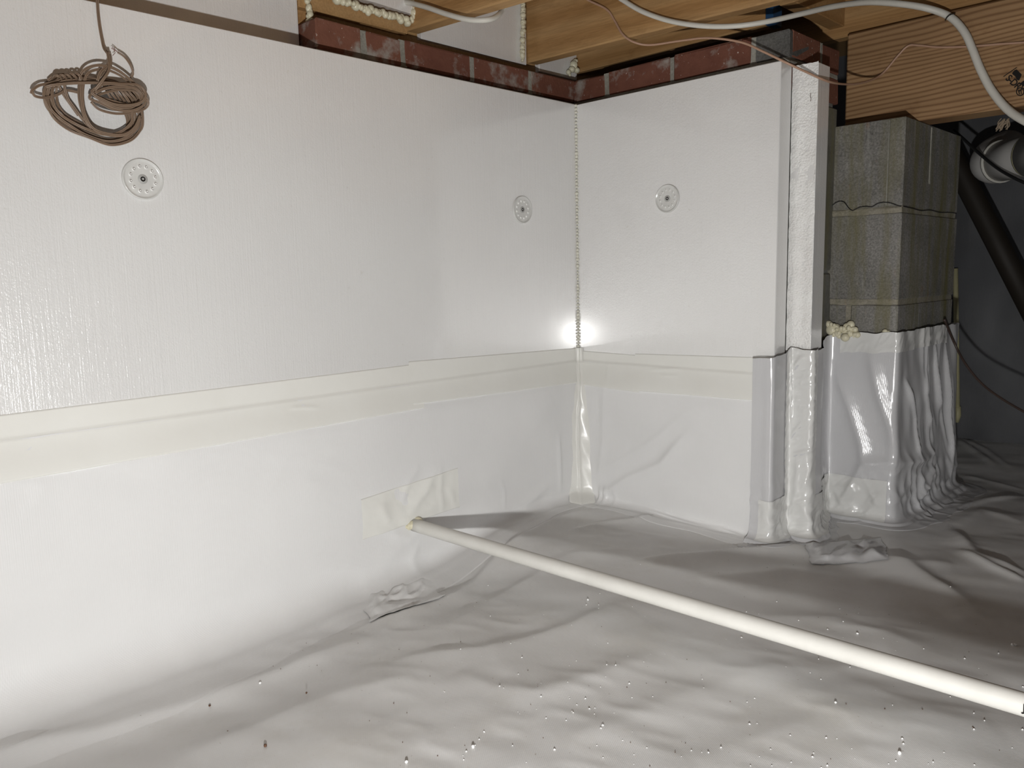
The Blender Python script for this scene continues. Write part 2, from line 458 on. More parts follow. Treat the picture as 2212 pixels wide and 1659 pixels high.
# ------------------------------------------------------------------ foundation walls
def struct(o, label=None):
    o['kind'] = 'structure'
    if label: o['label'] = label
    return o
TOPB = Z0+.516                     # top of the brick course
wallL = empty('wall_left', (0, 0, 0), kind='structure', label='left foundation wall, brick courses above the white foam board')
wallR = empty('wall_right', (0, 0, 0), kind='structure', label='short right foundation wall topped by red brick')
wallB = empty('wall_return', (0, 0, 0), kind='structure', label='wall turning away behind the outer brick corner')
VENT0, VENT1 = -1.21, -.787
def part(name, lo, hi, mat, parent, b=.002, jit=0):
    V, Fc = cbox(lo, hi, b, jit); return mesh_obj(name, V, Fc, mat, parent)
part('core', (-.20, VENT1+.004, -.1), (-.006, 0, TOPB-.004), M_core, wallL)
part('core', (-.20, VENT0, -.1), (-.006, VENT1+.004, Z0+.30), M_core, wallL)
part('core', (-.20, -3.6, -.1), (-.006, VENT0, TOPB-.004), M_core, wallL)
part('core', (-.20, .006, -.1), (.600, .245, TOPB-.004), M_core, wallR)
BH = .057; rows = [TOPB-BH, TOPB-BH-.0675, TOPB-2*.0675-BH]
def brickrow(z, cuts, axis_, face, parent, dark=(), faceside=1, jw=.011):
    """cuts: joint centres along the wall; a brick between each pair, a mortar joint on each inner cut"""
    for i in range(len(cuts)-1):
        a, b = cuts[i], cuts[i+1]
        g0 = jw/2 if i else 0; g1 = jw/2 if i < len(cuts)-2 else 0
        e = .0022 if i in dark else random.uniform(-.0015, .002); dz = random.uniform(-.0025, .0015)
        mat = M_blockd if i in dark else M_brick
        if axis_ == 'Y': lo = (face-.095, a+g0, z); hi = (face+e, b-g1, z+BH+dz)
        elif axis_ == 'X': lo = (a+g0, face-e, z); hi = (b-g1, face+.095, z+BH+dz)
        else: lo = (face-.095, a+g0, z); hi = (face+e, b-g1, z+BH+dz)
        o = part('brick', lo, hi, mat, parent, .0028, .0014)
        if i in dark: o['label'] = 'dark grey brick'
    for c in cuts[1:-1]:
        jj = random.uniform(1.0, 2.0)*jw/2+.001
        if axis_ == 'X': lo = (c-jj, face+.0012, z-.001); hi = (c+jj, face+.09, z+BH-.001)
        else: lo = (face-.09, c-jj, z-.001); hi = (face-.0012, c+jj, z+BH-.001)
        part('mortar_joint', lo, hi, M_mortar, parent, .0015, .0012)
def bed(lo, hi, parent): part('mortar_joint', lo, hi, M_mortar, parent, .001, .0008)
brickrow(rows[0], [VENT1, -.673, -.57, -.367, -.168, 0.094], 'Y', 0, wallL)
brickrow(rows[1], [VENT1, -.62, -.417, -.214, 0.094], 'Y', 0, wallL)
bed((-.09, VENT1, rows[1]+BH), (-.003, 0, rows[0]), wallL)
brickrow(rows[0], [-1.90, -1.70, -1.50, -1.313, VENT0], 'Y', 0, wallL)
brickrow(rows[1], [-1.90, -1.75, -1.55, -1.363, VENT0], 'Y', 0, wallL)
bed((-.09, -1.9, rows[1]+BH), (-.003, VENT0, rows[0]), wallL)
XE = .606
brickrow(rows[0], [0.003, .112, .31, .522, XE], 'X', 0, wallR, dark=(3,))
brickrow(rows[1], [0.003, .21, .413, XE], 'X', 0, wallR)
bed((0.003, .003, rows[1]+BH), (XE-.004, .09, rows[0]), wallR)
brickrow(rows[0], [.164, .262], 'R', XE, wallB)
part('mortar_joint', (XE-.08, .1525, rows[0]), (XE+.0006, .1635, TOPB-.002), M_mortar, wallB, .001, .0006)
brickrow(rows[1], [.0955, .13, .262], 'R', XE, wallB)
part('brick', (XE-.078, .012, rows[0]), (XE+.002, .152, TOPB), M_brick, wallB, .003, .0012)
bed((XE-.09, .004, rows[1]+BH), (XE-.003, .26, rows[0]), wallB)
part('concrete_block', (XE-.19, .09, .60), (XE-.001, .258, rows[1]-.010), M_blocks, wallB, .003, .0008)
part('concrete_block', (XE-.19, .09, .30), (XE-.001, .258, .592), M_blocks, wallB, .003, .0008)
# far background wall
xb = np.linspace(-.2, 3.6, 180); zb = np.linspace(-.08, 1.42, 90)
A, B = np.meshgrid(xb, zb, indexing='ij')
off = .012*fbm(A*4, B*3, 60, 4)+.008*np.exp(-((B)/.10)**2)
farw = struct(grid_obj('wall_back', np.stack([A, 1.40-off, B], -1), M_bgwall), 'far wall behind the block pier, its liner darkened in colour for the dim light')

# ------------------------------------------------------------------ framing overhead
JZ = Z0+.555
def joist(y0, y1, x0, x1, z0=JZ, z1=None, label='', name='floor_joist', mat=None):
    z1 = z1 or z0+.235
    V, Fc = cbox((x0, y0, z0), (x1, y1, z1), .003, .0006)
    return tag(mesh_obj(name, V, Fc, mat or M_joist), label, 'joist')
# slightly skewed to follow the photograph
def skew(o, y_ref, k):
    for v in o.data.vertices: v.co.y += k*v.co.x
j1 = joist(-.110, -.072, -.062, 2.9, label='nearest full floor joist to the brick corner, brown wire stapled to its face'); skew(j1, 0, .06)
j2 = joist(-.513, -.475, -.055, 2.9, label='floor joist at the top centre where the white cable loops under its edge'); skew(j2, 0, .10)
for i, y in enumerate((-.925, -1.335, -1.745)):
    joist(y, y+.038, -.055, 2.9, label='floor joist out of frame above the lens, %s from the brick corner' % ('third', 'fourth', 'fifth')[i])
j0 = joist(.088, .126, -.30, .505, z0=Z0+.562, label='short header board above the right brick wall, ending at the blue strip')
j00 = joist(.375, .413, -.3, 2.9, z0=Z0+.576, label='joist at the top right running above the big beam')
rimb = part('rim_board', (-.115, -3.4, Z0+.555), (-.077, .7, Z0+.79), M_joist, None)
tag(rimb, 'rim board closing the joist ends above the left wall', 'board')
sill = part('sill_plate', (-.20, -3.4, TOPB), (-.072, .7, Z0+.555), M_joist, None); tag(sill, 'sill plate lying on top of the left brick wall', 'board')
blk = part('blocking_board', (-.075, -.790, Z0+.549), (-.052, -.5135, Z0+.79), M_joist, None); tag(blk, 'blocking board between the white foam filler and the first joist', 'board')
sub = part('ceiling', (-.3, -3.6, Z0+.792), (3.2, 1.5, Z0+.81), M_subfloor, None); struct(sub, 'subfloor deck above the joists')
bs = part('blue_strip', (.505, .085, Z0+.56), (.524, .128, Z0+.66), M_blue, None, .001); tag(bs, 'narrow blue strip at the end of the short header board', 'strip')
b2 = part('blocking_board', (.53, .10, Z0+.60), (.568, .374, Z0+.79), M_joist, None); tag(b2, 'short wooden block beside the blue strip', 'board')
# beam
BY = .345
bm = empty('support_beam', (.588, BY, Z0+.341), 'large wooden support beam with wavy grain resting on the block pier', 'beam')
V, Fc = cbox((.588, BY, Z0+.341), (3.0, BY+.076, Z0+.572), .003, .0006)
keep(mesh_obj('timber', V, Fc, M_beam), bm)
# grade stamp on the beam
def text_mesh(body, size, origin, ux, uy, mat, name, parent, ext=.0002):
    cu = bpy.data.curves.new(name, 'FONT'); cu.body = body; cu.size = size; cu.extrude = ext; cu.space_character = .9
    try: cu.offset = .0003
    except Exception: pass
    o = bpy.data.objects.new(name, cu); COL.objects.link(o)
    dg = bpy.context.evaluated_depsgraph_get(); me = bpy.data.meshes.new_from_object(o.evaluated_get(dg))
    bpy.data.objects.remove(o)
    ux = np.array(ux, float); ux /= np.linalg.norm(ux); uy = np.array(uy, float); uy -= ux*(ux@uy); uy /= np.linalg.norm(uy); uz = np.cross(ux, uy)
    for v in me.vertices:
        p = np.array(origin)+ux*v.co.x+uy*v.co.y+uz*v.co.z; v.co = p
    me.materials.clear(); me.materials.append(mat)
    q = bpy.data.objects.new(name, me); COL.objects.link(q); keep(q, parent); return q
yb = BY-.0012
o1 = HY(2171, 171, yb); e1 = HY(2199, 196, yb); up1 = HY(2181, 160, yb)-o1
st = text_mesh('S-DRY', .0185, o1, e1-o1, up1, M_ink, 'grade_stamp', bm); st['label'] = 'black ink letters S-DRY'
def ink(polys, name='stamp_mark'):
    V = []; Fc = []
    for p in polys:
        b0 = len(V); n = len(p)
        for a in p:
            q = HY(a[0], a[1], yb); V.append(q)
        for a in p:
            q = HY(a[0], a[1], yb); V.append(q+np.array([0, .0010, 0]))
        Fc.append(list(range(b0, b0+n)))
        for i in range(n): Fc.append([b0+i, b0+(i+1) % n, b0+n+(i+1) % n, b0+n+i])
    return keep(mesh_obj(name, V, Fc, M_ink), bm)
ink([[(2167, 165), (2168, 166), (2197, 145.8), (2196, 145)],
     [(2186, 159), (2191, 152), (2196, 150), (2201, 155), (2207, 161), (2204, 168), (2201, 174), (2196, 172), (2193, 165), (2189, 162)],
     [(2203, 181), (2211, 174), (2215, 176), (2214, 188), (2209, 185)]])
ring = []
for k in range(20):
    a = 2*math.pi*k/20; b = 2*math.pi*(k+1)/20; cx, cy = 2203.5, 198
    ring.append([(cx+9*math.cos(a), cy+9.5*math.sin(a)), (cx+9*math.cos(b), cy+9.5*math.sin(b)), (cx+7*math.cos(b), cy+7.5*math.sin(b)), (cx+7*math.cos(a), cy+7.5*math.sin(a))])
ring += [[(2199, 195), (2201, 193), (2203, 203), (2201, 204)], [(2204, 193), (2206, 193), (2207, 203), (2205, 203)]]
ink(ring)
# knot on the beam
t_ = []
for k in range(24):
    a = 2*math.pi*k/24; t_.append((2170+16*math.cos(a), 60+8*math.sin(a)))

# ------------------------------------------------------------------ foam boards
FT = .052
def board(name, boxes, label, face_mat):
    lo = np.min([b[0] for b in boxes], 0)
    o = empty(name, tuple(lo), label, 'insulation board')
    return o
def foam_panel(lo, hi, label, mat, nx=40, nz=40):
    root = empty('foam_board', (lo[0], lo[1], lo[2]), label, 'insulation board')
    V, Fc = cbox(lo, hi, .0015, .0003)
    keep(mesh_obj('panel', V, Fc, mat), root)
    return root
TL = Z0+.4405
f1 = foam_panel((.004, -1.404, -.02), (FT, -.003, TL), 'long white foam board on the left wall, behind the hanging wire coil', M_foamL)
f2 = foam_panel((.004, -2.80, -.02), (FT-.001, -1.409, TL), 'next foam board at the far left edge past the vertical joint', M_foamL)
f3 = foam_panel((FT+.001, -FT, -.02), (.614, -.0025, TL-.0015), 'short white foam board on the right wall, left of the cut foam edge', M_foamR)
# narrow return piece with the rough cut end towards the room
rb = empty('foam_board', (.609, .013, .0), 'narrow foam board strip showing its pitted cut end, beside the block pier', 'insulation board')
nz, nx = 150, 14
zz = np.linspace(-.02, TL-.002, nz); xx = np.linspace(.6085, .6655, nx)
A, B = np.meshgrid(xx, zz, indexing='ij')
dy = .0022*fbm(A*90, B*90, 5, 3)
q = HY(1752, 370, .013); dy += .006*np.exp(-(((A-q[0])/.006)**2+((B-q[2])/.012)**2))
edge = .0012*fbm(B*30, A*0+2, 8, 3)
P = np.stack([A+edge*(A > .64), .0125+dy*1.0, B+.0016*fbm(A*160, B*0, 6, 2)*(B > TL-.01)], -1)
keep(grid_obj('cut_end', P, M_cut), rb)
V, Fc = cbox((.6085, .0135, -.02), (.6655, .070, TL-.004), .001, .0003); keep(mesh_obj('panel', V, Fc, M_foamL), rb)
nick = HY(1750, 205, .013)
V, Fc = tube(catmull([HY(1752, 201, .0098), HY(1750.5, 207, .0096), HY(1752, 213, .0098), HY(1751, 219, .0098)], 4), .0006, 5); keep(mesh_obj('scuff', V, Fc, M_crumb), rb)
# foam filler in the vent opening and rim bays
vent = foam_panel((-.0755, VENT0+.005, Z0+.31), (-.052, VENT1-.006, Z0+.64), 'white foam filler in the vent opening at the top left', M_foamL)
rim1 = foam_panel((-.074, -.470, Z0+.548), (-.058, -.118, Z0+.785), 'white foam piece in the joist bay at the top centre', M_foamL)
rim2 = foam_panel((-.074, -.070, Z0+.540), (-.058, .086, Z0+.70), 'small white foam triangle seen under the joist at the brick corner', M_foamL)
# tilted scrap on blocking board
def hexa(name, pts, thick, mat, label, cat):
    P = [np.array(p) for p in pts]; n = np.cross(P[1]-P[0], P[2]-P[0]); n /= np.linalg.norm(n)
    if n@(CAM-P[0]) < 0: n = -n
    V = [p+n*thick for p in P]+P; k = len(P)
    Fc = [list(range(k)), list(range(2*k-1, k-1, -1))]+[[i, (i+1) % k, k+(i+1) % k, k+i] for i in range(k)]
    return tag(mesh_obj(name, V, Fc, mat), label, cat)
scrap = hexa('foam_scrap', [HX(735, -30, -.051), HX(735, -4, -.051), HX(800, 12, -.051), HX(880, 37, -.051), HX(888, 25, -.051), HX(892, -30, -.051)], .022, M_foamL, 'scrap of foam board glued to the blocking with a dripping bead below it', 'insulation board')

# expanding foam beads
def blobs(name, centres, label, mat=M_exp, parent=None, cat='foam bead', sub=2):
    """one lumpy mass built from overlapping displaced balls"""
    V = []; Fc = []
    nu, nv = 9, 6
    for c, r in centres:
        b0 = len(V); sx, sy, sz = [random.uniform(.85, 1.2) for _ in range(3)]; ph = random.uniform(0, 6)
        V.append(np.array(c)+np.array([0, 0, r*sz]))
        for i in range(1, nv):
            th = math.pi*i/nv
            for k in range(nu):
                a = 2*math.pi*k/nu; rr = r*(1+.10*math.sin(3*a+ph)*math.sin(th))
                V.append(np.array(c)+np.array([rr*sx*math.sin(th)*math.cos(a), rr*sy*math.sin(th)*math.sin(a), r*sz*math.cos(th)]))
        V.append(np.array(c)-np.array([0, 0, r*sz]))
        for k in range(nu): Fc.append([b0, b0+1+k, b0+1+(k+1) % nu])
        for i in range(nv-2):
            for k in range(nu):
                a = b0+1+i*nu; Fc.append([a+k, a+nu+k, a+nu+(k+1) % nu, a+(k+1) % nu])
        e = len(V)-1; a = b0+1+(nv-2)*nu
        for k in range(nu): Fc.append([a+k, e, a+(k+1) % nu])
    o = mesh_obj(name, V, Fc, mat, None, True)
    if parent: keep(o, parent)
    elif label: tag(o, label, cat)
    return o
def line_blobs(P, r, n, jit=.35):
    Q = catmull(P, 8); out = []
    L = np.concatenate([[0], np.cumsum(np.linalg.norm(np.diff(Q, axis=0), axis=1))])
    for s in np.linspace(0, L[-1], int(n*1.9)):
        p = np.array([np.interp(s, L, Q[:, i]) for i in range(3)])
        out.append((p+np.array([random.uniform(-1, 1)*r*jit for _ in range(3)]), r*random.choice((.55, .7, .85, 1.0, 1.25))))
    return out
blobs('foam_bead', line_blobs([HX(664, -5, -.048), HX(668, 25, -.048), HX(667, 60, -.048)], .0055, 12)+line_blobs([HX(670, 45, -.045), HX(673, 70, -.045), HX(672, 96, -.05)], .0085, 7)+[(HX(672, 70, -.040), .0125), (HX(674, 88, -.045), .009)], 'lumpy cream foam bead down the right edge of the vent filler')
blobs('foam_bead', line_blobs([HX(728, -2, -.028), HX(760, 10, -.028), HX(800, 22, -.028), HX(850, 34, -.028), HX(882, 44, -.028)], .0075, 26)+line_blobs([HX(893, -4, -.028), HX(895, 22, -.028), HX(890, 44, -.028)], .0065, 9)+[(HX(880, 50, -.028), .009), (HX(866, 44, -.028), .008), (HX(795, 24, -.028), .009)], 'dripping cream foam bead along the bottom of the foam scrap')
blobs('foam_bead', line_blobs([HX(1130, -5, -.05), HX(1130, 60, -.05), HX(1129, 132, -.05)], .0058, 26, .22), 'straight vertical foam bead beside the joist end at the top centre')
blobs('foam_bead', [(HX(1240, 140, -.045), .012), (HX(1236, 150, -.045), .010), (HX(1246, 152, -.045), .009), (HX(1228, 156, -.048), .007), (HX(1243, 132, -.045), .007), (HX(1231, 162, -.045), .0045)], 'fat foam blob above the inner brick corner')
cb = []
for s in np.linspace(0, 1, 74):
    z = TL-.004-s*.625
    cb.append(((FT+.0022, -FT-.0022, z), random.uniform(.0030, .0048)))
blobs('corner_sealant', cb, 'thin cream sealant bead running down the inner corner between boards', M_bead, cat='sealant')

# ------------------------------------------------------------------ wall skirts of liner
SK = Z0-.228                                # top edge of the skirts
PLX = .052
def creL(*pts): return [tuple(HX(a, b, .065)[1:]) for a, b in pts]
def creR(*pts): return [(HY(a, b, -.065)[0], HY(a, b, -.065)[2]) for a, b in pts]
LC = [
    (creL((880, 1110), (915, 1060), (945, 1005)), .004, .012, .02), (creL((865, 1085), (880, 1040), (905, 1005)), .003, .010),
    (creL((955, 1100), (948, 1060), (950, 1005)), .003, .007), (creL((985, 1100), (965, 1050)), .002, .006),
    (creL((1085, 1095), (1085, 1060), (1075, 1035)), .002, .004), (creL((820, 1085), (835, 1130)), .003, .01),
    (creL((840, 1150), (880, 1160), (915, 1140)), .004, .012), (creL((1050, 1150), (1100, 1110), (1180, 1050)), .007, .02, .008),
    (creL((1205, 940), (1207, 1060)), .004, .006), (creL((1195, 860), (1120, 960), (1040, 1050)), .004, .05),
    (creL((630, 883), (660, 880), (692, 882)), .002, .003), (creL((785, 1010), (600, 1060), (380, 1140)), .002, .09),
    (creL((900, 1180), (870, 1230), (830, 1270)), .004, .012), (creL((870, 1170), (800, 1240), (700, 1290)), .004, .03),
]
RC = [
    (creR((1290, 1020), (1400, 960), (1500, 880)), .004, .02, .012), (creR((1300, 1070), (1360, 1030), (1430, 1000), (1490, 930)), .008, .022, .010),
    (creR((1305, 830), (1305, 950), (1295, 1030)), .003, .010), (creR((1310, 1050), (1318, 1100)), .008, .005), (creR((1300, 1050), (1307, 1095)), .007, .005),
    (creR((1330, 1055), (1336, 1085)), .003, .004), (creR((1307, 775), (1312, 830)), .002, .003), (creR((1400, 800), (1465, 797)), .0015, .003),
    (creR((1425, 812), (1460, 812)), .0012, .003), (creR((1480, 920), (1640, 860)), .002, .05), (creR((1285, 1060), (1275, 1110)), .005, .01),
]
def tuck(z):
    d = SK-z
    return .0028+.012*sstep(0, .07, d)+.004*sstep(.1, .4, d)
def offL(y, z): return PLX+tuck(z)+.0030*fbm(y*5, z*5, 31, 3)*sstep(0, .2, SK-z)+crease(y, z, LC)
def offR(x, z): return PLX+tuck(z)+.0035*fbm(x*5, z*5, 37, 3)*sstep(0, .2, SK-z)+crease(x, z, RC)
def skirt(name, along, off, is_left, r0, flange, parent):
    """sheet down the wall, round a cove and out over the floor"""
    n = len(along); zs = np.arange(SK, .02, -.005)
    rows_ = []
    a = along
    r = r0(a)
    xe = .055+r
    # floor level at the cove
    fx = xe if is_left else a; fy = a if is_left else -xe
    hb = floor_h(fx, fy)+.004
    ztop = SK+.0006*fbm(a*60, a*0, 4, 2)
    nV, nC, nF = 82, 22, 20
    P = np.zeros((n, nV+nC+nF, 3)); 
    for k in range(nV):
        t = k/(nV-1); z = ztop*(1-t)+(hb+r)*t
        o = off(a, z); o = o
        P[:, k] = np.stack([o, a, z], -1)
    last = off(a, hb+r)
    for k in range(nC):
        th = (k+1)/nC*math.pi/2
        P[:, nV+k] = np.stack([last+r*(1-math.cos(th)), a, hb+r*(1-math.sin(th))], -1)
    edge_ = sstep(-.88, -.70, a) if is_left else np.ones_like(a)
    for k in range(nF):
        d = (k+1)/nF*flange(a)
        xx_ = last+r+d
        px_ = xx_ if is_left else a; py_ = a if is_left else -xx_
        hh = zf(px_, py_)+.003*(1-(k+1)/nF)-.0008+edge_*(.0015 if k < nF-1 else -.001)
        w_ = min(1, (k+1)/6)
        P[:, nV+nC+k] = np.stack([xx_, a, (hb)*(1-w_)+hh*w_], -1)
    # crinkle
    u = P[..., 1]; v = np.cumsum(np.ones_like(u), 1)*.006
    cr = .0011*ridge(u*16+v*10, v*18-u*7, 51)*sstep(.1, .5, fbm(u*3, v*3, 52, 2)+.25*sstep(.45, .7, v))
    P[..., 0] += cr*.6; P[:, :nV+nC, 2] += (cr*.6*sstep(.5, .6, v))[:, :nV+nC]
    if not is_left: P = np.stack([P[..., 1], -P[..., 0], P[..., 2]], -1)
    o = grid_obj(name, P if not is_left else P[::-1].copy(), M_skirt); keep(o, parent); return o
lin = empty('wall_liner', (.055, -.7, .0), 'white plastic liner skirt along the lower left and right walls, glossy corner fold', 'liner')
aL = np.concatenate([np.arange(-3.2, -1.62, .03), np.arange(-1.62, -.052, .005)])
skirt('left_skirt', aL, offL, True, lambda a: .026+.045*sstep(-.55, -1.0, a), lambda a: .05+.02*np.sin(a*9)+.05*sstep(-.5, -.8, a)+.06*sstep(-.9, -1.3, a), lin)
aR = np.arange(.052, .617, .0045)
skirt('right_skirt', aR, offR, False, lambda a: .016+.01*np.exp(-((a-.1)/.1)**2), lambda a: .035+.008*np.sin(a*25), lin)
# corner fold: a strip of tape-smooth liner bridging the corner, bulging near the floor
nz = 150; nu = 26
P = np.zeros((nz, nu, 3))
for i in range(nz):
    t = i/(nz-1); z = Z0-.192-t*.412
    wl = .014+.022*sstep(.12, .5, t)+.016*sstep(.7, 1, t); wr = .016+.020*sstep(.1, .6, t)+.012*sstep(.7, 1, t)
    bul = .003+.013*sstep(.2, .8, t)+.034*sstep(.90, 1.0, t)
    o_ = PLX+float(tuck(min(z, SK)))*.9 if z < SK else PLX+.0012
    cx = .5+.22*math.sin(t*7+1)*.3-.12*t
    for k in range(nu):
        s = k/(nu-1)
        p0 = np.array([o_+.0012, -o_-wl]); p1 = np.array([o_+wr, -o_-.0012])
        # concave corner smoothed: quadratic through a point near the corner
        pc = np.array([o_+bul, -o_-bul])*1.0
        p = (1-s)**2*p0+2*s*(1-s)*(pc*.8+.2*(p0+p1)/2)+s*s*p1
        fo_ = .020*sstep(.93, 1.0, t); p = p+np.array([fo_, -fo_])
        rdg = .0042*math.exp(-((s-cx)/.055)**2)
        p = p+np.array([rdg*.7, -rdg*.7])
        P[i, k] = (p[0]+.0008*math.sin(z*90+k*.3), p[1], z)
keep(grid_obj('corner_fold', P[::-1].copy(), M_tape), lin)

# seam tape bands (own function of the skirt surface)
def tape(name, lo, hi, ztop, zbot, off, left, label, n=None, wob=.0005, th=.0009, mat=None, yfun=None):
    n = n or int(abs(hi-lo)/.006)+2; a = np.linspace(lo, hi, n); m_ = 34
    P = np.zeros((n, m_+2, 3))
    zt = np.interp(a, [lo, hi], ztop) if hasattr(ztop, '__len__') else np.full(n, ztop)
    zb_ = np.interp(a, [lo, hi], zbot) if hasattr(zbot, '__len__') else np.full(n, zbot)
    for k in range(m_):
        t = k/(m_-1); z = zt*(1-t)+zb_*t
        o = np.where(z > SK, PLX+.0006, 0)
        s = off(a, np.minimum(z, SK-1e-4))
        bl = sstep(SK+.004, SK-.002, z)
        x = (PLX+.0002)*(1-bl)+s*bl+th+wob*fbm(a*22, z*22, 77, 3)
        P[:, k+1] = np.stack([x, a, z], -1)
    P[:, 0] = P[:, 1]-np.array([th*2, 0, 0]); P[:, -1] = P[:, -2]-np.array([th*2, 0, 0])
    if not left: P = np.stack([P[..., 1], -P[..., 0], P[..., 2]], -1)
    o = grid_obj(name, P if not left else P[::-1].copy(), mat or M_tape); return tag(o, label, 'tape')
tape('seam_tape', -1.62, -.60, (Z0-.190, Z0-.185), (Z0-.292, Z0-.283), offL, True, 'long strip of white seam tape sealing the left liner edge')
tape('seam_tape', -.63, -.056, (Z0-.178, Z0-.193), (Z0-.272, Z0-.285), offL, True, 'shorter overlapping strip of seam tape left of the inner corner', th=.0016)
tape('seam_tape', .058, .262, (Z0-.200, Z0-.203), (Z0-.290, Z0-.295), offR, False, 'seam tape strip just right of the inner corner')
tape('seam_tape', .240, .616, (Z0-.199, Z0-.189), (Z0-.292, Z0-.285), offR, False, 'seam tape strip on the right wall ending at the foam edge', th=.0016)
pa = HX(778, 1120, .065); pb = HX(988, 1050, .065)
tape('patch_tape', pa[1], pb[1], (HX(778, 1078, .066)[2], HX(988, 1010, .066)[2]), (HX(778, 1166, .066)[2], HX(988, 1095, .066)[2]), offL, True, 'wrinkled tape patch around the end of the white pipe', wob=.0035, th=.0014)

# ------------------------------------------------------------------ wrap over the foam edge and the pier
plan = [(.575, -.0785), (.600, -.0785), (.6235, -.0765), (.6245, -.03), (.6245, .002), (.640, .001), (.668, .001), (.6745, .008), (.6745, .055), (.668, .075), (.642, .13), (.618, .20), (.616, .230), (.635, .2365), (.755, .2375), (.7735, .2425), (.7745, .30), (.7745, .46), (.7745, .672), (.768, .682), (.70, .684)]
def resample(P, step):
    P = np.array(P, float); L = np.concatenate([[0], np.cumsum(np.linalg.norm(np.diff(P, axis=0), axis=1))])
    s = np.arange(0, L[-1], step); return np.stack([np.interp(s, L, P[:, i]) for i in range(2)], -1), s, L
C2 = catmull([(*p, 0) for p in plan], 8)[:, :2]
PP, SS, _ = resample(C2, .0035)
def smooth(a, k):
    pad = np.vstack([np.repeat(a[:1], k, 0), a, np.repeat(a[-1:], k, 0)]); out = np.zeros_like(a)
    for i in range(2*k+1): out += pad[i:i+len(a)]
    return out/(2*k+1)
PP = smooth(PP, 2)
TT = np.gradient(PP, axis=0); TT /= np.linalg.norm(TT, axis=1)[:, None]; NN = np.stack([TT[:, 1], -TT[:, 0]], -1); NN = smooth(NN, 3); NN /= np.linalg.norm(NN, axis=1)[:, None]
def su(x, y):
    d = np.hypot(PP[:, 0]-x, PP[:, 1]-y); return SS[np.argmin(d)]
def wf(px, py, plane=('y', .236)):
    if plane[0] == 'y': q = HY(px, py, plane[1])
    else: q = HX(px, py, plane[1])
    return (su(q[0], q[1]), q[2])
fr = ('y', .236); sd = ('x', .775); ct = ('y', .002); rt = ('x', .6745)
WC = [
    ([wf(1805, 800, fr), wf(1835, 880, fr), wf(1862, 960, fr), wf(1866, 1000, fr), wf(1835, 1060, fr), wf(1805, 1105, fr)], .010, .014, .022),
    ([wf(1880, 760, fr), wf(1900, 850, fr), wf(1925, 930, fr), wf(1955, 1003, fr)], .009, .013, .020),
    ([wf(1866, 1000, fr), wf(1915, 1000, fr), wf(1960, 1006, fr)], .007, .014),
    ([wf(1915, 1060, fr), wf(1880, 1100, fr), wf(1875, 1170, fr)], .005, .016),
    ([wf(1960, 1006, fr), wf(1985, 990, sd), wf(2010, 970, sd)], .010, .014),
    ([wf(1955, 820, sd), wf(1970, 900, sd), wf(1972, 1000, sd)], .009, .007), ([wf(2000, 740, sd), wf(1992, 850, sd), wf(2012, 960, sd)], .008, .006),
    ([wf(2020, 740, sd), wf(2024, 860, sd), wf(2040, 960, sd)], .008, .006), ([wf(2040, 740, sd), wf(2044, 860, sd), wf(2045, 1000, sd)], .009, .007),
    ([wf(2015, 985, sd), wf(1985, 1050, sd), wf(1950, 1120, sd)], .010, .010), ([wf(2010, 1050, sd), wf(2030, 1090, sd), wf(2045, 1130, sd)], .009, .008),
    ([wf(1975, 1020, sd), wf(2000, 1100, sd)], .006, .008), ([wf(1960, 1090, sd), wf(1945, 1150, sd)], .006, .006),
    ([wf(1702, 760, ct), wf(1708, 860, ct), wf(1712, 930, ct)], .005, .004), ([wf(1715, 800, ct), wf(1740, 770, ct)], .004, .004),
    ([wf(1705, 950, ct), wf(1735, 915, ct)], .003, .003), ([wf(1715, 985, ct), wf(1760, 975, ct)], .003, .004), ([wf(1725, 1000, ct), wf(1722, 1080, ct)], .004, .006),
    ([wf(1735, 1060, ct), wf(1765, 1010, ct)], .003, .004), ([wf(1735, 1090, ct), wf(1760, 1130, ct), wf(1780, 1160, ct)], .005, .006),
    ([wf(1700, 1100, ct), wf(1745, 1080, ct)], .003, .004), ([wf(1765, 740, ct), wf(1760, 900, ct), wf(1765, 1000, ct)], .0035, .006),
    ([(su(.6235, -.0765), Z0-.20), (su(.6235, -.0765), Z0-.60)], .004, .010),
]
ztp = np.interp(SS, [0, su(.62, -.06), su(.6245, 0.0), su(.6745, .01), su(.616, .230), su(.77, .24), SS[-1]], [Z0-.19, Z0-.183, Z0-.176, Z0-.178, Z0-.158, Z0-.150, Z0-.150])
ztp = ztp+.004*fbm(SS*30, SS*0+1, 91, 3)
nP = len(PP); nV, nC, nF = 110, 12, 22
W = np.zeros((nP, nV+nC+nF, 3)); rC = .018
flare_u = .35+.65*sstep(su(.6745, .02), su(.70, .236), SS)
sidew = sstep(su(.772, .242), su(.7745, .32), SS)
conc = np.exp(-((SS-su(.6245, .002))/.02)**2)+np.exp(-((SS-su(.616, .22))/.03)**2)
hb = np.zeros(nP)
for k in range(nV):
    t = k/(nV-1); z = ztp*(1-t)+(.022)*t
    o = .0015+.010*flare_u*sstep(.5, 1, t)+.004*fbm(SS*9, z*7, 81, 3)*(.3+sidew)+.0045*sidew*ridge(SS*26+z*3, z*5+SS*4, 83)+crease(SS, z, WC)*1.1
    o = o+.0028*ridge(SS*34+z*20, z*30-SS*12, 85)*sstep(.60, .97, t)
    W[:, k, :2] = PP+NN*o[:, None]; W[:, k, 2] = z
last = W[:, nV-1].copy()
flw = (.030+.028*fbm(SS*10, SS*0, 93, 3)+.025*sidew)*(1-.75*np.clip(conc, 0, 1))
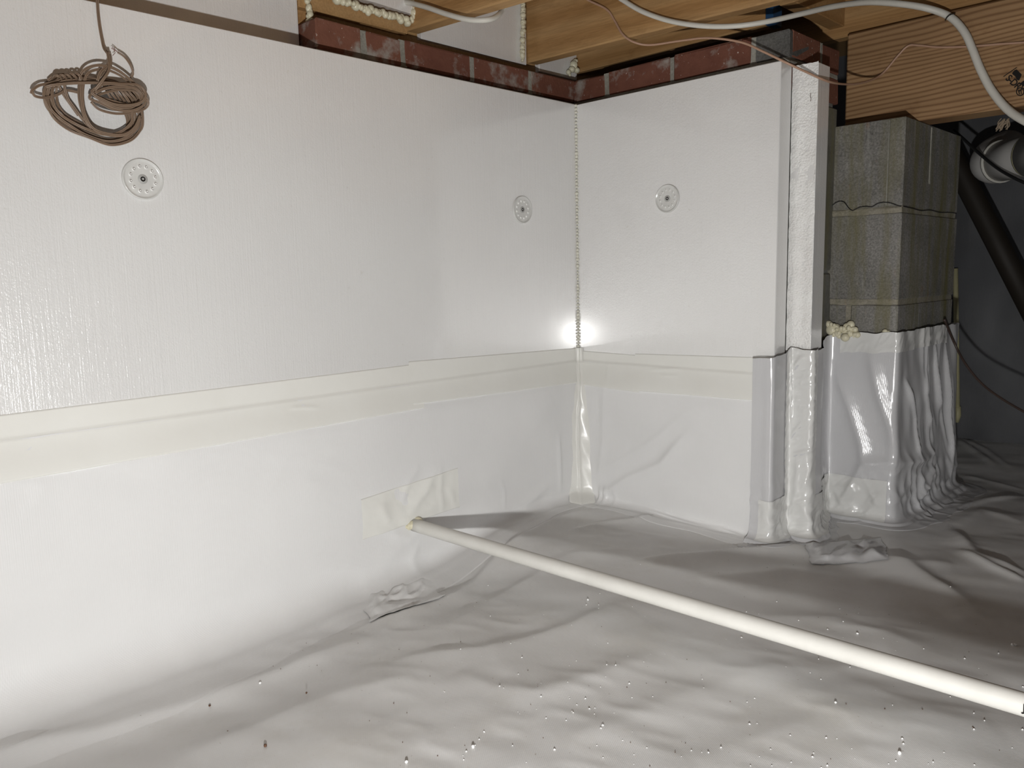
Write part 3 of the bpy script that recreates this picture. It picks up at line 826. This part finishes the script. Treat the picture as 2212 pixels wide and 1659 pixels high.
for k in range(nC):
    th = (k+1)/nC*math.pi/2; W[:, nV+k, :2] = last[:, :2]+NN*(rC*(1-math.cos(th)))*(1-.7*np.clip(conc, 0, 1))[:, None]
    W[:, nV+k, 2] = .022-rC*math.sin(th)*1.0
for k in range(nF):
    d = (k+1)/nF*flw
    q = last[:, :2]+NN*(rC*(1-.7*np.clip(conc, 0, 1))+d)[:, None]
    W[:, nV+nC+k, :2] = q
    hh = zf(q[:, 0], q[:, 1])+.0045*np.clip(ridge(SS*30, d*30, 95), 0, 1)*(1-k/nF)+(.0009 if k < nF-1 else -.001)
    w_ = min(1, (k+1)/5); W[:, nV+nC+k, 2] = .004*(1-w_)+hh*w_
wr = empty('pier_wrap', (.70, .23, 0), 'glossy creased white liner wrapped around the foot of the block pier and foam edge', 'liner')
keep(grid_obj('wrap_sheet', W[::-1].copy(), M_wrap), wr)
N3 = np.concatenate([NN, np.zeros((nP, 1))], 1)
def wrap_tape(u0, u1, k0, k1, up, th=.0011, lab=None, jag=0):
    i0, i1 = np.searchsorted(SS, u0), np.searchsorted(SS, u1)
    Q = W[i0:i1, k0:k1]+N3[i0:i1, None]*th+np.array([0, 0, up])
    wr_ = .0016*ridge(SS[i0:i1, None]*70+np.arange(k0, k1)[None]*.13, np.arange(k0, k1)[None]*.22+SS[i0:i1, None]*22, 120)
    Q = Q+N3[i0:i1, None]*np.clip(wr_, 0, 1)[..., None]
    o = keep(grid_obj('wrap_tape', Q[::-1].copy(), M_wraptape), wr)
    if lab: o['label'] = lab
wrap_tape(su(.6245, -.02), su(.6745, .03), 0, 96, .004)
wrap_tape(su(.64, .2365), su(.7745, .58), 0, 13, .003)
wrap_tape(su(.60, -.0785), su(.7745, .20), 89, 122, 0)
# crumpled flap of tape on the floor at the foot of the wrap
def flap(px_pts, n, m_, amp, label, mat, seed, lift=.004):
    a, b, c, d = [HZ(*p, 0.0) for p in px_pts]           # far-left, far-right, near-right, near-left
    U, Vv = np.meshgrid(np.linspace(0, 1, n), np.linspace(0, 1, m_), indexing='ij')
    Px = (a[0]*(1-U)+b[0]*U)*(1-Vv)+(d[0]*(1-U)+c[0]*U)*Vv; Py = (a[1]*(1-U)+b[1]*U)*(1-Vv)+(d[1]*(1-U)+c[1]*U)*Vv
    Px = Px+.006*fbm(U*6, Vv*6, seed, 3); Py = Py+.006*fbm(U*6+9, Vv*6, seed+1, 3)
    hh = zf(Px, Py)
    ed = np.minimum(np.minimum(U, 1-U), np.minimum(Vv, 1-Vv))
    z = hh+lift*.6+amp*(ridge(U*7+Vv*3, Vv*3.5-U*2, seed+2)*.5+.5)*sstep(0, .2, ed)
    return tag(grid_obj('tape_flap', np.stack([Px, Py, z], -1)[:, ::-1].copy(), mat), label, 'tape')
flap([(1735, 1172), (1905, 1160), (1920, 1215), (1755, 1212)], 60, 34, .011, 'crumpled tape flap on the floor at the foot of the pier wrap', M_wrap, 201)
flap([(770, 1235), (925, 1195), (960, 1250), (800, 1300)], 60, 34, .008, 'crumpled clear tape patch on the floor below the pipe end', M_skirt, 231)

# ------------------------------------------------------------------ block pier
PX0, PX1, PYF, PYB = .571, .765, .250, .656
pier = empty('block_pier', (PX1, PYF, 0), 'grey concrete block pier with cracked mortar, holding up the beam end', 'pier')
def pp(name, lo, hi, mat, b=.002, jit=.0008, lab=None):
    V, Fc = cbox(lo, hi, b, jit); o = keep(mesh_obj(name, V, Fc, mat), pier)
    if lab: o['label'] = lab
    return o
tops = [(Z0+.340, Z0+.142), (Z0+.128, Z0-.071), (Z0-.083, Z0-.274), (Z0-.286, -.05)]
xg = PX1-.034
for i, (a, b) in enumerate(tops):
    if i in (0,):
        pp('concrete_block', (PX0, PYF+.001, b), (PX1, PYB, a), M_block, .002)
        # end-web strip and mortar ridges of the top block
        pp('mortar_ridge', (xg-.0022, PYF-.0022, b+.004), (xg+.0008, PYF+.004, a-.003), M_mortar, .0008, .0008)
        pp('mortar_ridge', (PX1-.003, PYF+.172, b+.06), (PX1+.0018, PYF+.180, a-.004), M_mortar, .001, .0006)
    elif i == 1:
        pp('concrete_block', (PX0, PYF-.001, b), (PX1+.001, PYB, a), M_block, .002)
    else:
        pp('concrete_block', (PX0, PYF+.002, b), (.644, PYB, a), M_block, .003)
        pp('concrete_block', (.656, PYF, b), (PX1, PYB, a), M_block, .003)
        pp('mortar_joint', (.643, PYF+.004, b), (.657, PYB, a), M_mortard, .001)
def mort(z0, z1, out, seed):
    n = 60; xs_ = np.linspace(PX0, PX1, n); U, V2 = np.meshgrid(xs_, np.linspace(0, 1, 14), indexing='ij')
    up_ = z1+.010*sstep(.1, .5, fbm(U*26, U*0, seed, 3)); lo_ = z0-.003*fbm(U*30, U*0, seed+3, 2)
    zz_ = lo_*(1-V2)+up_*V2
    y_ = PYF+.002-out*(np.sin(V2*math.pi)**.6)*(.6+.5*fbm(U*40, V2*3, seed+5, 3))
    o = keep(grid_obj('mortar_joint', np.stack([U, y_, zz_], -1), M_mortard), pier)
    pp('mortar_bed', (PX0+.002, PYF+.0045, z0-.001), (PX1-.0025, PYB-.003, z1+.001), M_mortard, .001)
mort(Z0+.127, Z0+.143, .0055, 301); mort(Z0-.084, Z0-.070, .004, 311); mort(Z0-.287, Z0-.273, .003, 321)
# crack in the upper joint
cr = [HY(a, b, PYF-.0052) for a, b in ((1789, 462), (1798, 444), (1812, 435), (1824, 437), (1832, 448), (1842, 455), (1856, 448), (1872, 446), (1884, 447), (1895, 440), (1910, 437), (1925, 439), (1938, 444), (1947, 446))]
V, Fc = tube(catmull(cr, 2), .0010, 5); k_ = keep(mesh_obj('crack', V, Fc, M_black), pier); k_['label'] = 'dark jagged crack'
cr = [HX(a, b, PX1+.0012) for a, b in ((1952, 446), (1970, 450), (1990, 455), (2010, 454), (2030, 459), (2050, 459), (2066, 461))]
V, Fc = tube(catmull(cr, 4), .0010, 5); keep(mesh_obj('crack', V, Fc, M_black), pier)
# expanding foam squeezed out at the foot of the pier
c_ = []
for (a, b, r) in ((1790, 700, .010), (1797, 712, .013), (1806, 708, .010), (1812, 720, .012), (1822, 712, .009), (1830, 705, .010), (1838, 702, .009), (1842, 714, .010), (1832, 722, .010), (1846, 725, .008), (1800, 726, .010), (1820, 727, .008), (1855, 722, .006)):
    c_.append((HY(a, b, PYF-.008), r))
c_.append((HY(1826, 729, PYF-.022), .0105))
for k in range(70):
    a_ = random.random(); c_.append((HY(1788+a_*64, 700+14*a_+random.random()*22-10*abs(a_-.5), PYF-.008-random.random()*.010), random.uniform(.0028, .0065)))
blobs('expanding_foam', c_, 'yellowish expanded foam oozing out under the pier blocks above the wrap', M_exp)

blobs('expanding_foam', [(HY(1912, 716, PYF-.006), .006), (HY(1919, 718, PYF-.006), .005)], 'tiny foam dab at the top edge of the wrap near the pier corner', M_exp)
# ------------------------------------------------------------------ white drain pipe
pr = .0142
pe = np.array([.065, -.6455, Z0-.5395]); pend = np.array([2.2, -.6395, Z0-.4985])
pipe = empty('drain_pipe', tuple(pe), 'long white plastic pipe crossing the floor from the left wall to the lower right', 'pipe')
Pl = np.array([pe+(pend-pe)*t for t in np.linspace(0, 1, 60)]); Pl[:, 2] += -.003*np.sin(np.linspace(0, math.pi, 60))
V, Fc = tube(Pl, pr, 28, up=(0, 0, 1), caps=True); keep(mesh_obj('tube', V, Fc, M_pvc, None, False), pipe)
for o in pipe.children: o.data.polygons.foreach_set('use_smooth', [len(p.vertices) == 4 for p in o.data.polygons])
# print on the pipe where it leaves the picture
q0 = HY(2209, 1531, -.6425-pr)
tx = text_mesh('JM', .013, tuple(q0+np.array([0, -.0003, -.003])), (1, 0, .02), (0, 0, 1), M_ink, 'pipe_print', pipe)
blobs('sealing_foam', [(HX(893, 1134, .074), .0115), (HX(903, 1125, .074), .010), (HX(884, 1137, .070), .008), (HX(902, 1140, .076), .009), (HX(877, 1138, .068), .005)], 'small cream foam plug where the white pipe enters the wall liner', M_exp)
V, Fc = tube(catmull([HX(890, 1135, .073), HX(880, 1138, .07), HX(871, 1138, .068)], 4), np.linspace(.006, .002, 9), 8)

# ------------------------------------------------------------------ washers
def washer(c, n_axis, label, src=None):
    """c: centre, n_axis 0 -> faces +x, 1 -> faces -y"""
    root = empty('plate_washer', tuple(c), label, 'washer', 'plastic washers holding the foam boards')
    if n_axis == 0: f = lambda u, v, w_: np.array([c[0]+w_, c[1]+u, c[2]+v])
    else: f = lambda u, v, w_: np.array([c[0]+u, c[1]-w_, c[2]+v])
    R = .0325
    prof = [(0, .0006), (.006, .0007), (.009, .0010), (.022, .0012), (.027, .0012), (.0300, .0016), (.0312, .0038), (.0322, .0040), (.0332, .0025), (.0338, -.0002)]
    n = 48; V = []; Fc = []
    for r_, w_ in prof[1:]:
        for k in range(n):
            a = 2*math.pi*k/n; V.append(f(r_*math.cos(a), r_*math.sin(a), w_))
    for i in range(len(prof)-2):
        for k in range(n): Fc.append([i*n+k, i*n+(k+1) % n, (i+1)*n+(k+1) % n, (i+1)*n+k])
    keep(mesh_obj('plate', V, Fc, M_wash, None, True), root)
    V = [f(0, 0, .0016)]; Fc = []
    for r_, w_ in ((.004, .0016), (.0072, .0014), (.0086, .0006)):
        for k in range(24): a = 2*math.pi*k/24; V.append(f(r_*math.cos(a), r_*math.sin(a), w_))
    for k in range(24):
        Fc.append([0, 1+k, 1+(k+1) % 24])
        for i in range(2): Fc.append([1+i*24+k, 1+i*24+(k+1) % 24, 25+i*24+(k+1) % 24, 25+i*24+k])
    keep(mesh_obj('screw_shade_disc', V, Fc, M_washshade, None, True), root)
    for k in range(12):
        a = 2*math.pi*(k+.4)/12; cu, cv = .0205*math.cos(a), .0205*math.sin(a); V = [f(cu, cv, .0034)]; Fc = []
        for i, (r_, w_) in enumerate(((.0015, .0036), (.0025, .0024), (.0027, .0008))):
            for j in range(10): b = 2*math.pi*j/10; V.append(f(cu+r_*math.cos(b), cv+r_*1.15*math.sin(b), w_))
        for j in range(10):
            Fc.append([0, 1+j, 1+(j+1) % 10])
            for i in range(2): Fc.append([1+i*10+j, 1+i*10+(j+1) % 10, 11+i*10+(j+1) % 10, 11+i*10+j])
        keep(mesh_obj('nub', V, Fc, M_nub, None, True), root)
    return root
washer(HX(308, 387, FT), 0, 'largest-looking round washer, on the left board just below the wire coil')
washer(HX(1128, 453, FT), 0, 'round washer on the left board close to the inner corner')
washer(HY(1442, 429, -FT), 1, 'round washer on the short right-hand board')

# ------------------------------------------------------------------ coil of brown wire on the left wall
wc = empty('wire_coil', tuple(HX(235, 115, .06)), 'tangled coil of brown twin wire hanging on the left foam board', 'wire')
def zc(zx, zy, d): return HX(40+zx*.1507, 90+zy*.1507, FT+d)
LOOPS = []
def twin(pts, d0=.012, r=.00108, n=8, jit=0.0):
    P = catmull([zc(p[0]+random.uniform(-jit, jit), p[1]+random.uniform(-jit, jit), p[2] if len(p) > 2 else d0) for p in pts], n)
    T = np.gradient(P, axis=0); T /= np.linalg.norm(T, axis=1)[:, None]+1e-9
    side = np.cross(T, np.array([1., 0, 0])); side /= np.linalg.norm(side, axis=1)[:, None]+1e-9
    rot = np.sin(np.linspace(0, random.uniform(1, 4), len(P))+random.uniform(0, 6))*.5
    off_ = side*np.cos(rot)[:, None]+np.array([1., 0, 0])*np.sin(rot)[:, None]
    LOOPS.append((P+off_*r*.95, r)); LOOPS.append((P-off_*r*.95, r))
big = [(420, 610), (395, 760), (440, 930), (560, 1080), (760, 1220), (1000, 1330), (1300, 1420), (1560, 1370), (1720, 1230), (1760, 1080), (1720, 900), (1620, 720), (1440, 590), (1180, 520), (900, 500), (650, 520), (480, 560), (420, 610)]
cxy = np.array([1080, 930.])
for i in range(8):
    s = random.uniform(.80, 1.05); sh = np.array([random.uniform(-25, 35), random.uniform(-30, 35)])
    d = .004+.030*random.random()
    pts = [((np.array(p)-cxy)*(s+random.uniform(-.02, .02))+cxy+sh).tolist()+[d+random.uniform(-.003, .003)] for p in big]
    twin(pts, jit=9)
inner = [(880, 520), (865, 700), (880, 880), (930, 1080), (1040, 1260), (1250, 1340), (1500, 1340), (1660, 1240), (1740, 1080)]
for i in range(5):
    sh = (random.uniform(-10, 90), random.uniform(-25, 20)); d = .014+.016*random.random()
    twin([(p[0]+sh[0]*(1-k/9), p[1]+sh[1], d) for k, p in enumerate(inner)], jit=8)
lobe = [(1060, 700), (1200, 640), (1450, 610), (1680, 640), (1790, 740), (1760, 860), (1600, 920), (1380, 900), (1180, 830), (1060, 760), (1060, 700)]
lc = np.array([1400, 760.])
for i in range(5):
    s = random.uniform(.70, 1.15); sh = np.array([random.uniform(-25, 25), random.uniform(-20, 70)]); d = .024+.016*random.random()
    twin([((np.array(p)-lc)*s*np.array([1, random.uniform(.85, 1.15)])+lc+sh).tolist()+[d] for p in lobe], jit=8)
twin([(390, 650, .03), (520, 620, .034), (800, 595, .036), (1100, 590, .036), (1400, 600, .036), (1680, 660, .033), (1850, 840, .03), (1820, 950, .026), (1650, 1010, .026), (1400, 1030, .026), (1160, 970, .026), (1040, 860, .026)])
twin([(880, 570, .03), (900, 450, .034), (1000, 370, .036), (1150, 340, .036), (1350, 380, .034), (1550, 500, .03), (1700, 650, .026), (1760, 800, .022)])
twin([(950, 570, .03), (980, 470, .03), (1080, 410, .03), (1250, 400, .03), (1450, 480, .028), (1600, 600, .024)])
twin([(180, 745, .03), (205, 690, .03), (290, 630, .028), (420, 600, .024), (600, 560, .02)])
twin([(200, 730, .03), (240, 780, .028), (330, 800, .024), (420, 800, .02), (560, 760, .018), (700, 700, .016), (900, 740, .016)])
twin([(420, 560, .016), (500, 500, .018), (620, 470, .02), (760, 480, .02), (900, 460, .018)])
for k in range(5): twin([(470+k*75, 560, .012), (520+k*75, 490-k*8, .034), (590+k*75, 500, .036), (640+k*75, 580, .02)], r=.00095)
twin([(640, 560, .02), (700, 800, .016), (800, 950, .016), (900, 1090, .016), (1050, 1280, .014)])
twin([(560, 600, .014), (640, 750, .012), (760, 920, .012), (860, 1060, .012)])
for k in range(7):
    twin([(1180+k*55, 560+k*8, .020), (1240+k*60, 680+k*10, .026), (1330+k*58, 800+k*6, .024), (1450+k*40, 930, .014)], r=.00095, jit=8)
for k in range(4):
    twin([(1430+k*35, 900, .010), (1520+k*30, 1020, .010), (1560+k*28, 1150, .010), (1530+k*30, 1290, .012)], r=.00095)
V, Fc = tubes(LOOPS, sides=6); keep(mesh_obj('wire_loops', V, Fc, M_wire, None, True), wc)
LOOPS = []
twin([(1120, -900, .006), (1135, -500, .006), (1160, -250, .008), (1200, -20, .012), (1230, 100, .018), (1290, 200, .028), (1280, 330, .034), (1180, 430, .038), (1130, 560, .038)], r=.0012)
twin([(1275, 140, .03), (1300, 300, .036), (1290, 420, .04), (1200, 560, .042), (1090, 700, .036)], r=.0012)
twin([(1300, 180, .022), (1320, 330, .026), (1230, 470, .03), (1150, 560, .026)], r=.0011)
V, Fc = tubes(LOOPS, sides=6); keep(mesh_obj('hanging_lead', V, Fc, M_wire, None, True), wc)
LOOPS = []
twin([(1610, 520, .02), (1640, 450, .022), (1600, 330, .024), (1520, 220, .022), (1420, 150, .02)], r=.00095)
V, Fc = tubes(LOOPS, sides=6); keep(mesh_obj('free_end', V, Fc, M_wire, None, True), wc)
V, Fc = tubes([(np.array([zc(1425, 155, .02), zc(1380, 120, .02), zc(1330, 95, .02)]), .0006), (np.array([zc(1420, 148, .021), zc(1370, 100, .022), zc(1340, 80, .022)]), .0006), (np.array([zc(1370, 120, .02), zc(1385, 160, .02), zc(1350, 200, .02)]), .0005)], sides=5)
o = keep(mesh_obj('bare_ends', V, Fc, M_copper), wc); o['label'] = 'stripped bare wire ends'
blobs('tape_wrap', [(zc(1755, 930, .018), .004), (zc(1770, 950, .018), .0045), (zc(1745, 965, .018), .004)], '', M_black, wc)

# ------------------------------------------------------------------ cables
def cable(name, pts, r, mat, label, flat=1.0, sides=10, n=8, cat='cable'):
    P = catmull(pts, n); rr = np.interp(np.linspace(0, 1, len(P)), np.linspace(0, 1, len(r)), r) if hasattr(r, '__len__') else r
    V, Fc = tube(P, rr, sides, flat); return tag(mesh_obj(name, V, Fc, mat, None, True), label, cat)
cable('white_cable', [HY(a, b, c) for a, b, c in ((760, -14, -.56), (790, 0, -.55), (869, 4, -.535), (916, 14, -.535), (964, 30, -.53), (1011, 42, -.52), (1050, 43, -.50), (1072, 36, -.47), (1085, 22, -.44), (1096, 5, -.43))], .0056, M_cable, 'white cable looping below the joist at the top centre, left of the vertical bead')
cpts = [(1310, -25, -.13), (1345, 0, -.118), (1390, 26, -.110), (1450, 46, -.104), (1520, 56, -.10), (1590, 56, -.08), (1660, 46, -.04), (1730, 30, .03), (1800, 14, .12), (1870, 5, .21), (1930, 7, .27), (1990, 15, .31), (2035, 28, .328), (2062, 44, .332), (2085, 72, .332), (2100, 105, .332), (2118, 150, .332), (2142, 195, .330), (2175, 235, .32), (2215, 262, .30), (2260, 280, .28)]
wcab = empty('white_cable', tuple(HY(1345, 0, -.118)), 'long thick white cable sagging across the top right and down over the big beam', 'cable')
P = catmull([HY(*c) for c in cpts], 8)
V, Fc = tube(P, np.interp(np.linspace(0, 1, len(P)), [0, .3, .65, 1], [.0055, .0055, .0082, .0088]), 12); keep(mesh_obj('sheath', V, Fc, M_cable, None, True), wcab)
a0 = HY(2043, 42, .318); a1 = HY(2049, 34, .318); a2 = HY(2057, 31, .318); a3 = HY(2064, 30, .334)
V, Fc = tube(catmull([HY(2042, 44, .33), HY(2046, 37, .316), HY(2054, 31, .316), HY(2063, 29, .333)], 5), .0013, 6); keep(mesh_obj('staple', V, Fc, M_black, None, True), wcab)
bp = [(1240, -20, -.125), (1270, 0, -.118), (1310, 20, -.108), (1328, 45, -.105), (1345, 74, -.108), (1370, 91, -.10), (1405, 97, -.08), (1470, 88, -.06), (1530, 82, -.06), (1600, 91, -.06), (1650, 112, -.062), (1700, 136, -.058), (1745, 157, -.02), (1790, 176, .03), (1830, 182, .15), (1870, 177, .26), (1905, 160, .335), (1940, 120, .338), (1962, 99, .340), (1985, 98, .341), (2030, 102, .341), (2100, 100, .341), (2160, 95, .341), (2240, 90, .341)]
cable('brown_wire', [HY(*c) for c in bp], .0025, M_wire2, 'thin tan wire draped over the foam edge and along the big beam', sides=8, cat='wire')
# ------------------------------------------------------------------ background on the right
cable('brown_wire', [HX(2040, 690, .78), H(2062, 742, 1, .62), H(2085, 785, 1, .60), H(2120, 828, 1, .58), H(2165, 862, 1, .55), H(2230, 900, 1, .5)], .0030, m_plain('dark_brown_wire', (.05, .032, .026), .45), 'dark brown wire drooping from behind the pier at the right edge', cat='wire')
cable('black_cable', [H(2060, 282, 1, .95), H(2080, 299, 1, .93), H(2108, 325, 1, .90), H(2150, 360, 1, .86), H(2190, 384, 1, .82), H(2240, 406, 1, .8)], .0042, M_black, 'black cable slanting across the grey duct at the right edge')
V, Fc = tube(np.array([H(2040, 300, 1, 1.12), H(2075, 372, 1, 1.12), H(2150, 517, 1, 1.12), H(2262, 735, 1, 1.12)]), .032, 20, up=(0, 1, 0)); o = mesh_obj('black_pipe', V, Fc, M_blackpipe, None, True); tag(o, 'fat black pipe slanting down behind the pier at the right edge', 'pipe')
rs = empty('riser_pipe', tuple(H(2069, 905, 1, 1.375)), 'thin cream pipe standing close behind the right side of the pier', 'pipe')
V, Fc = tube(np.array([H(2064, 580, 1, 1.375), H(2068, 880, 1, 1.375)]), .0085, 12); keep(mesh_obj('tube', V, Fc, M_pvcj, None, True), rs)
V, Fc = tube(np.array([H(2068, 878, 1, 1.375), H(2068.5, 897, 1, 1.375), H(2066, 912, 1, 1.375)]), [.0115, .0115, .008], 12); keep(mesh_obj('end_cap', V, Fc, M_pvcj, None, True), rs)
# grey duct: hub, elbow, barrel
du = empty('drain_duct', tuple(H(2150, 346, 1, 1.0)), 'large grey plastic pipe with glued hub and elbow at the right edge', 'pipe')
c0 = H(2158, 350, 1, .98); c1 = H(2260, 330, 1, .86)
ax_ = (c1-c0)/np.linalg.norm(c1-c0)
V, Fc = tube(np.array([c0, c0+ax_*.10, c0+ax_*.6]), .056, 32); keep(mesh_obj('barrel', V, Fc, M_pvcg, None, True), du)
V, Fc = tube(np.array([c0+ax_*.135, c0+ax_*.1355, c0+ax_*.45]), [.056, .0605, .0605], 32); keep(mesh_obj('coupling', V, Fc, M_pvcg, None, True), du)
V, Fc = tube(np.array([c0+ax_*.126, c0+ax_*.137]), [.0575, .0605], 32); keep(mesh_obj('glue_ring', V, Fc, M_pvcj, None, True), du)
elb = [c0+ax_*.01, c0-ax_*.015+np.array([-.002, .006, .0]), c0-ax_*.035+np.array([-.004, .03, .01]), c0-ax_*.04+np.array([-.004, .08, .03]), c0-ax_*.04+np.array([-.004, .20, .06])]
V, Fc = tube(catmull(elb, 6), .0585, 28); keep(mesh_obj('elbow', V, Fc, M_pvcg, None, True), du)
V, Fc = tube(np.array([c0+ax_*.004, c0+ax_*.012]), [.0605, .0605], 32); o = keep(mesh_obj('hub_lip', V, Fc, M_cable, None, True), du); o['label'] = 'pale rim of the pipe hub'
# frayed cobweb tuft under the beam
tf = []
for k in range(18):
    a = H(2168+random.uniform(-6, 14), 258+random.uniform(-3, 4), 1, .38); b = H(2150+random.random()*28, 272+random.random()*12, 1, .38)
    tf.append((catmull([a, (a+b)/2+np.array([random.uniform(-.006, .006), 0, random.uniform(-.004, .004)]), b], 4), .0013))
V, Fc = tubes(tf, sides=4); o = mesh_obj('frayed_tuft', V, Fc, m_plain('dusty_fibre', (.22, .17, .12), .9), None, True); tag(o, 'frayed brown fibre tuft hanging under the big beam', 'fibre')

# ------------------------------------------------------------------ beads and crumbs on the liner
def bits(name, spots, mat, label, cat, size):
    V = []; Fc = []
    for (x, y, z, r) in spots:
        b0 = len(V); f = [random.uniform(.6, 1.4) for _ in range(3)]
        for d in ((1, 0, 0), (-1, 0, 0), (0, 1, 0), (0, -1, 0), (0, 0, 1), (0, 0, -1)):
            V.append((x+d[0]*r*f[0], y+d[1]*r*f[1], z+d[2]*r*.8+r*.5))
        for a, b, c in ((0, 2, 4), (2, 1, 4), (1, 3, 4), (3, 0, 4), (2, 0, 5), (1, 2, 5), (3, 1, 5), (0, 3, 5)): Fc.append([b0+a, b0+b, b0+c])
    o = mesh_obj(name, V, Fc, mat, None, True); return tag(o, label, cat, kind='stuff')
def spot(px, py):
    q = HZ(px, py, 0.0)
    for _ in range(3): q = HZ(px, py, fh(q[0], q[1]))
    return q
sw = []; sc_ = []
while len(sw) < 190:
    px, py = random.uniform(950, 2212), random.uniform(1200, 1659)
    if random.random() > .35+.65*(py-1200)/459: continue
    q = spot(px, py)
    if abs(q[1]+.644) < .03: continue
    if q[0] > .13 and q[1] < -.1: sw.append((*q, random.choice((.0007, .0009, .0011, .0016))))
while len(sc_) < 120:
    px, py = random.uniform(300, 2212), random.uniform(1220, 1659); q = spot(px, py)
    if q[0] > .2 and q[1] < -.1: sc_.append((*q, random.choice((.0004, .0005, .0007, .0009))))
bits('foam_specks', sw, M_bits, 'tiny white polystyrene specks sprinkled over the floor liner', 'debris', 1)
bits('dirt_specks', sc_, M_crumb, 'tiny dark dirt crumbs scattered over the floor liner', 'debris', 1)
def bead(px, py, r, label, mat=M_bits, name='foam_bit', two=False):
    r *= .85; q = spot(px, py); c = [(np.array([q[0], q[1], q[2]+r*.8]), r)]
    if two:
        q2 = spot(px-6, py); c.append((np.array([q2[0], q2[1], q2[2]+r*.8]), r))
    return blobs(name, c, label, mat, cat='debris')
bead(2193, 1394, .0024, 'pair of joined white foam beads right of the pipe near the frame edge', two=True)
bead(1943, 1629, .0026, 'white foam bead at the bottom right corner of the floor')
bead(1852, 1370, .0022, 'white foam bead just above the pipe at the right')
bead(1270, 1297, .0024, 'white foam bead below the middle of the pipe')
bead(1022, 1615, .0024, 'white foam bead near the bottom edge left of centre')
bead(878, 1648, .0024, 'white foam bead on the very bottom edge of the picture')
bead(1805, 1519, .0020, 'white foam bead below the pipe at the right of centre')
bead(562, 1477, .0022, 'flat white foam flake on the left part of the floor')
bead(573, 1613, .0026, 'brown dirt clump at the bottom left of the floor', M_crumb, 'dirt_clump')
bead(453, 1526, .0019, 'small round brown crumb left of the brown clump', M_crumb, 'dirt_clump')
bead(662, 1498, .0017, 'small curled brown shred right of the white flake', M_crumb, 'dirt_clump')
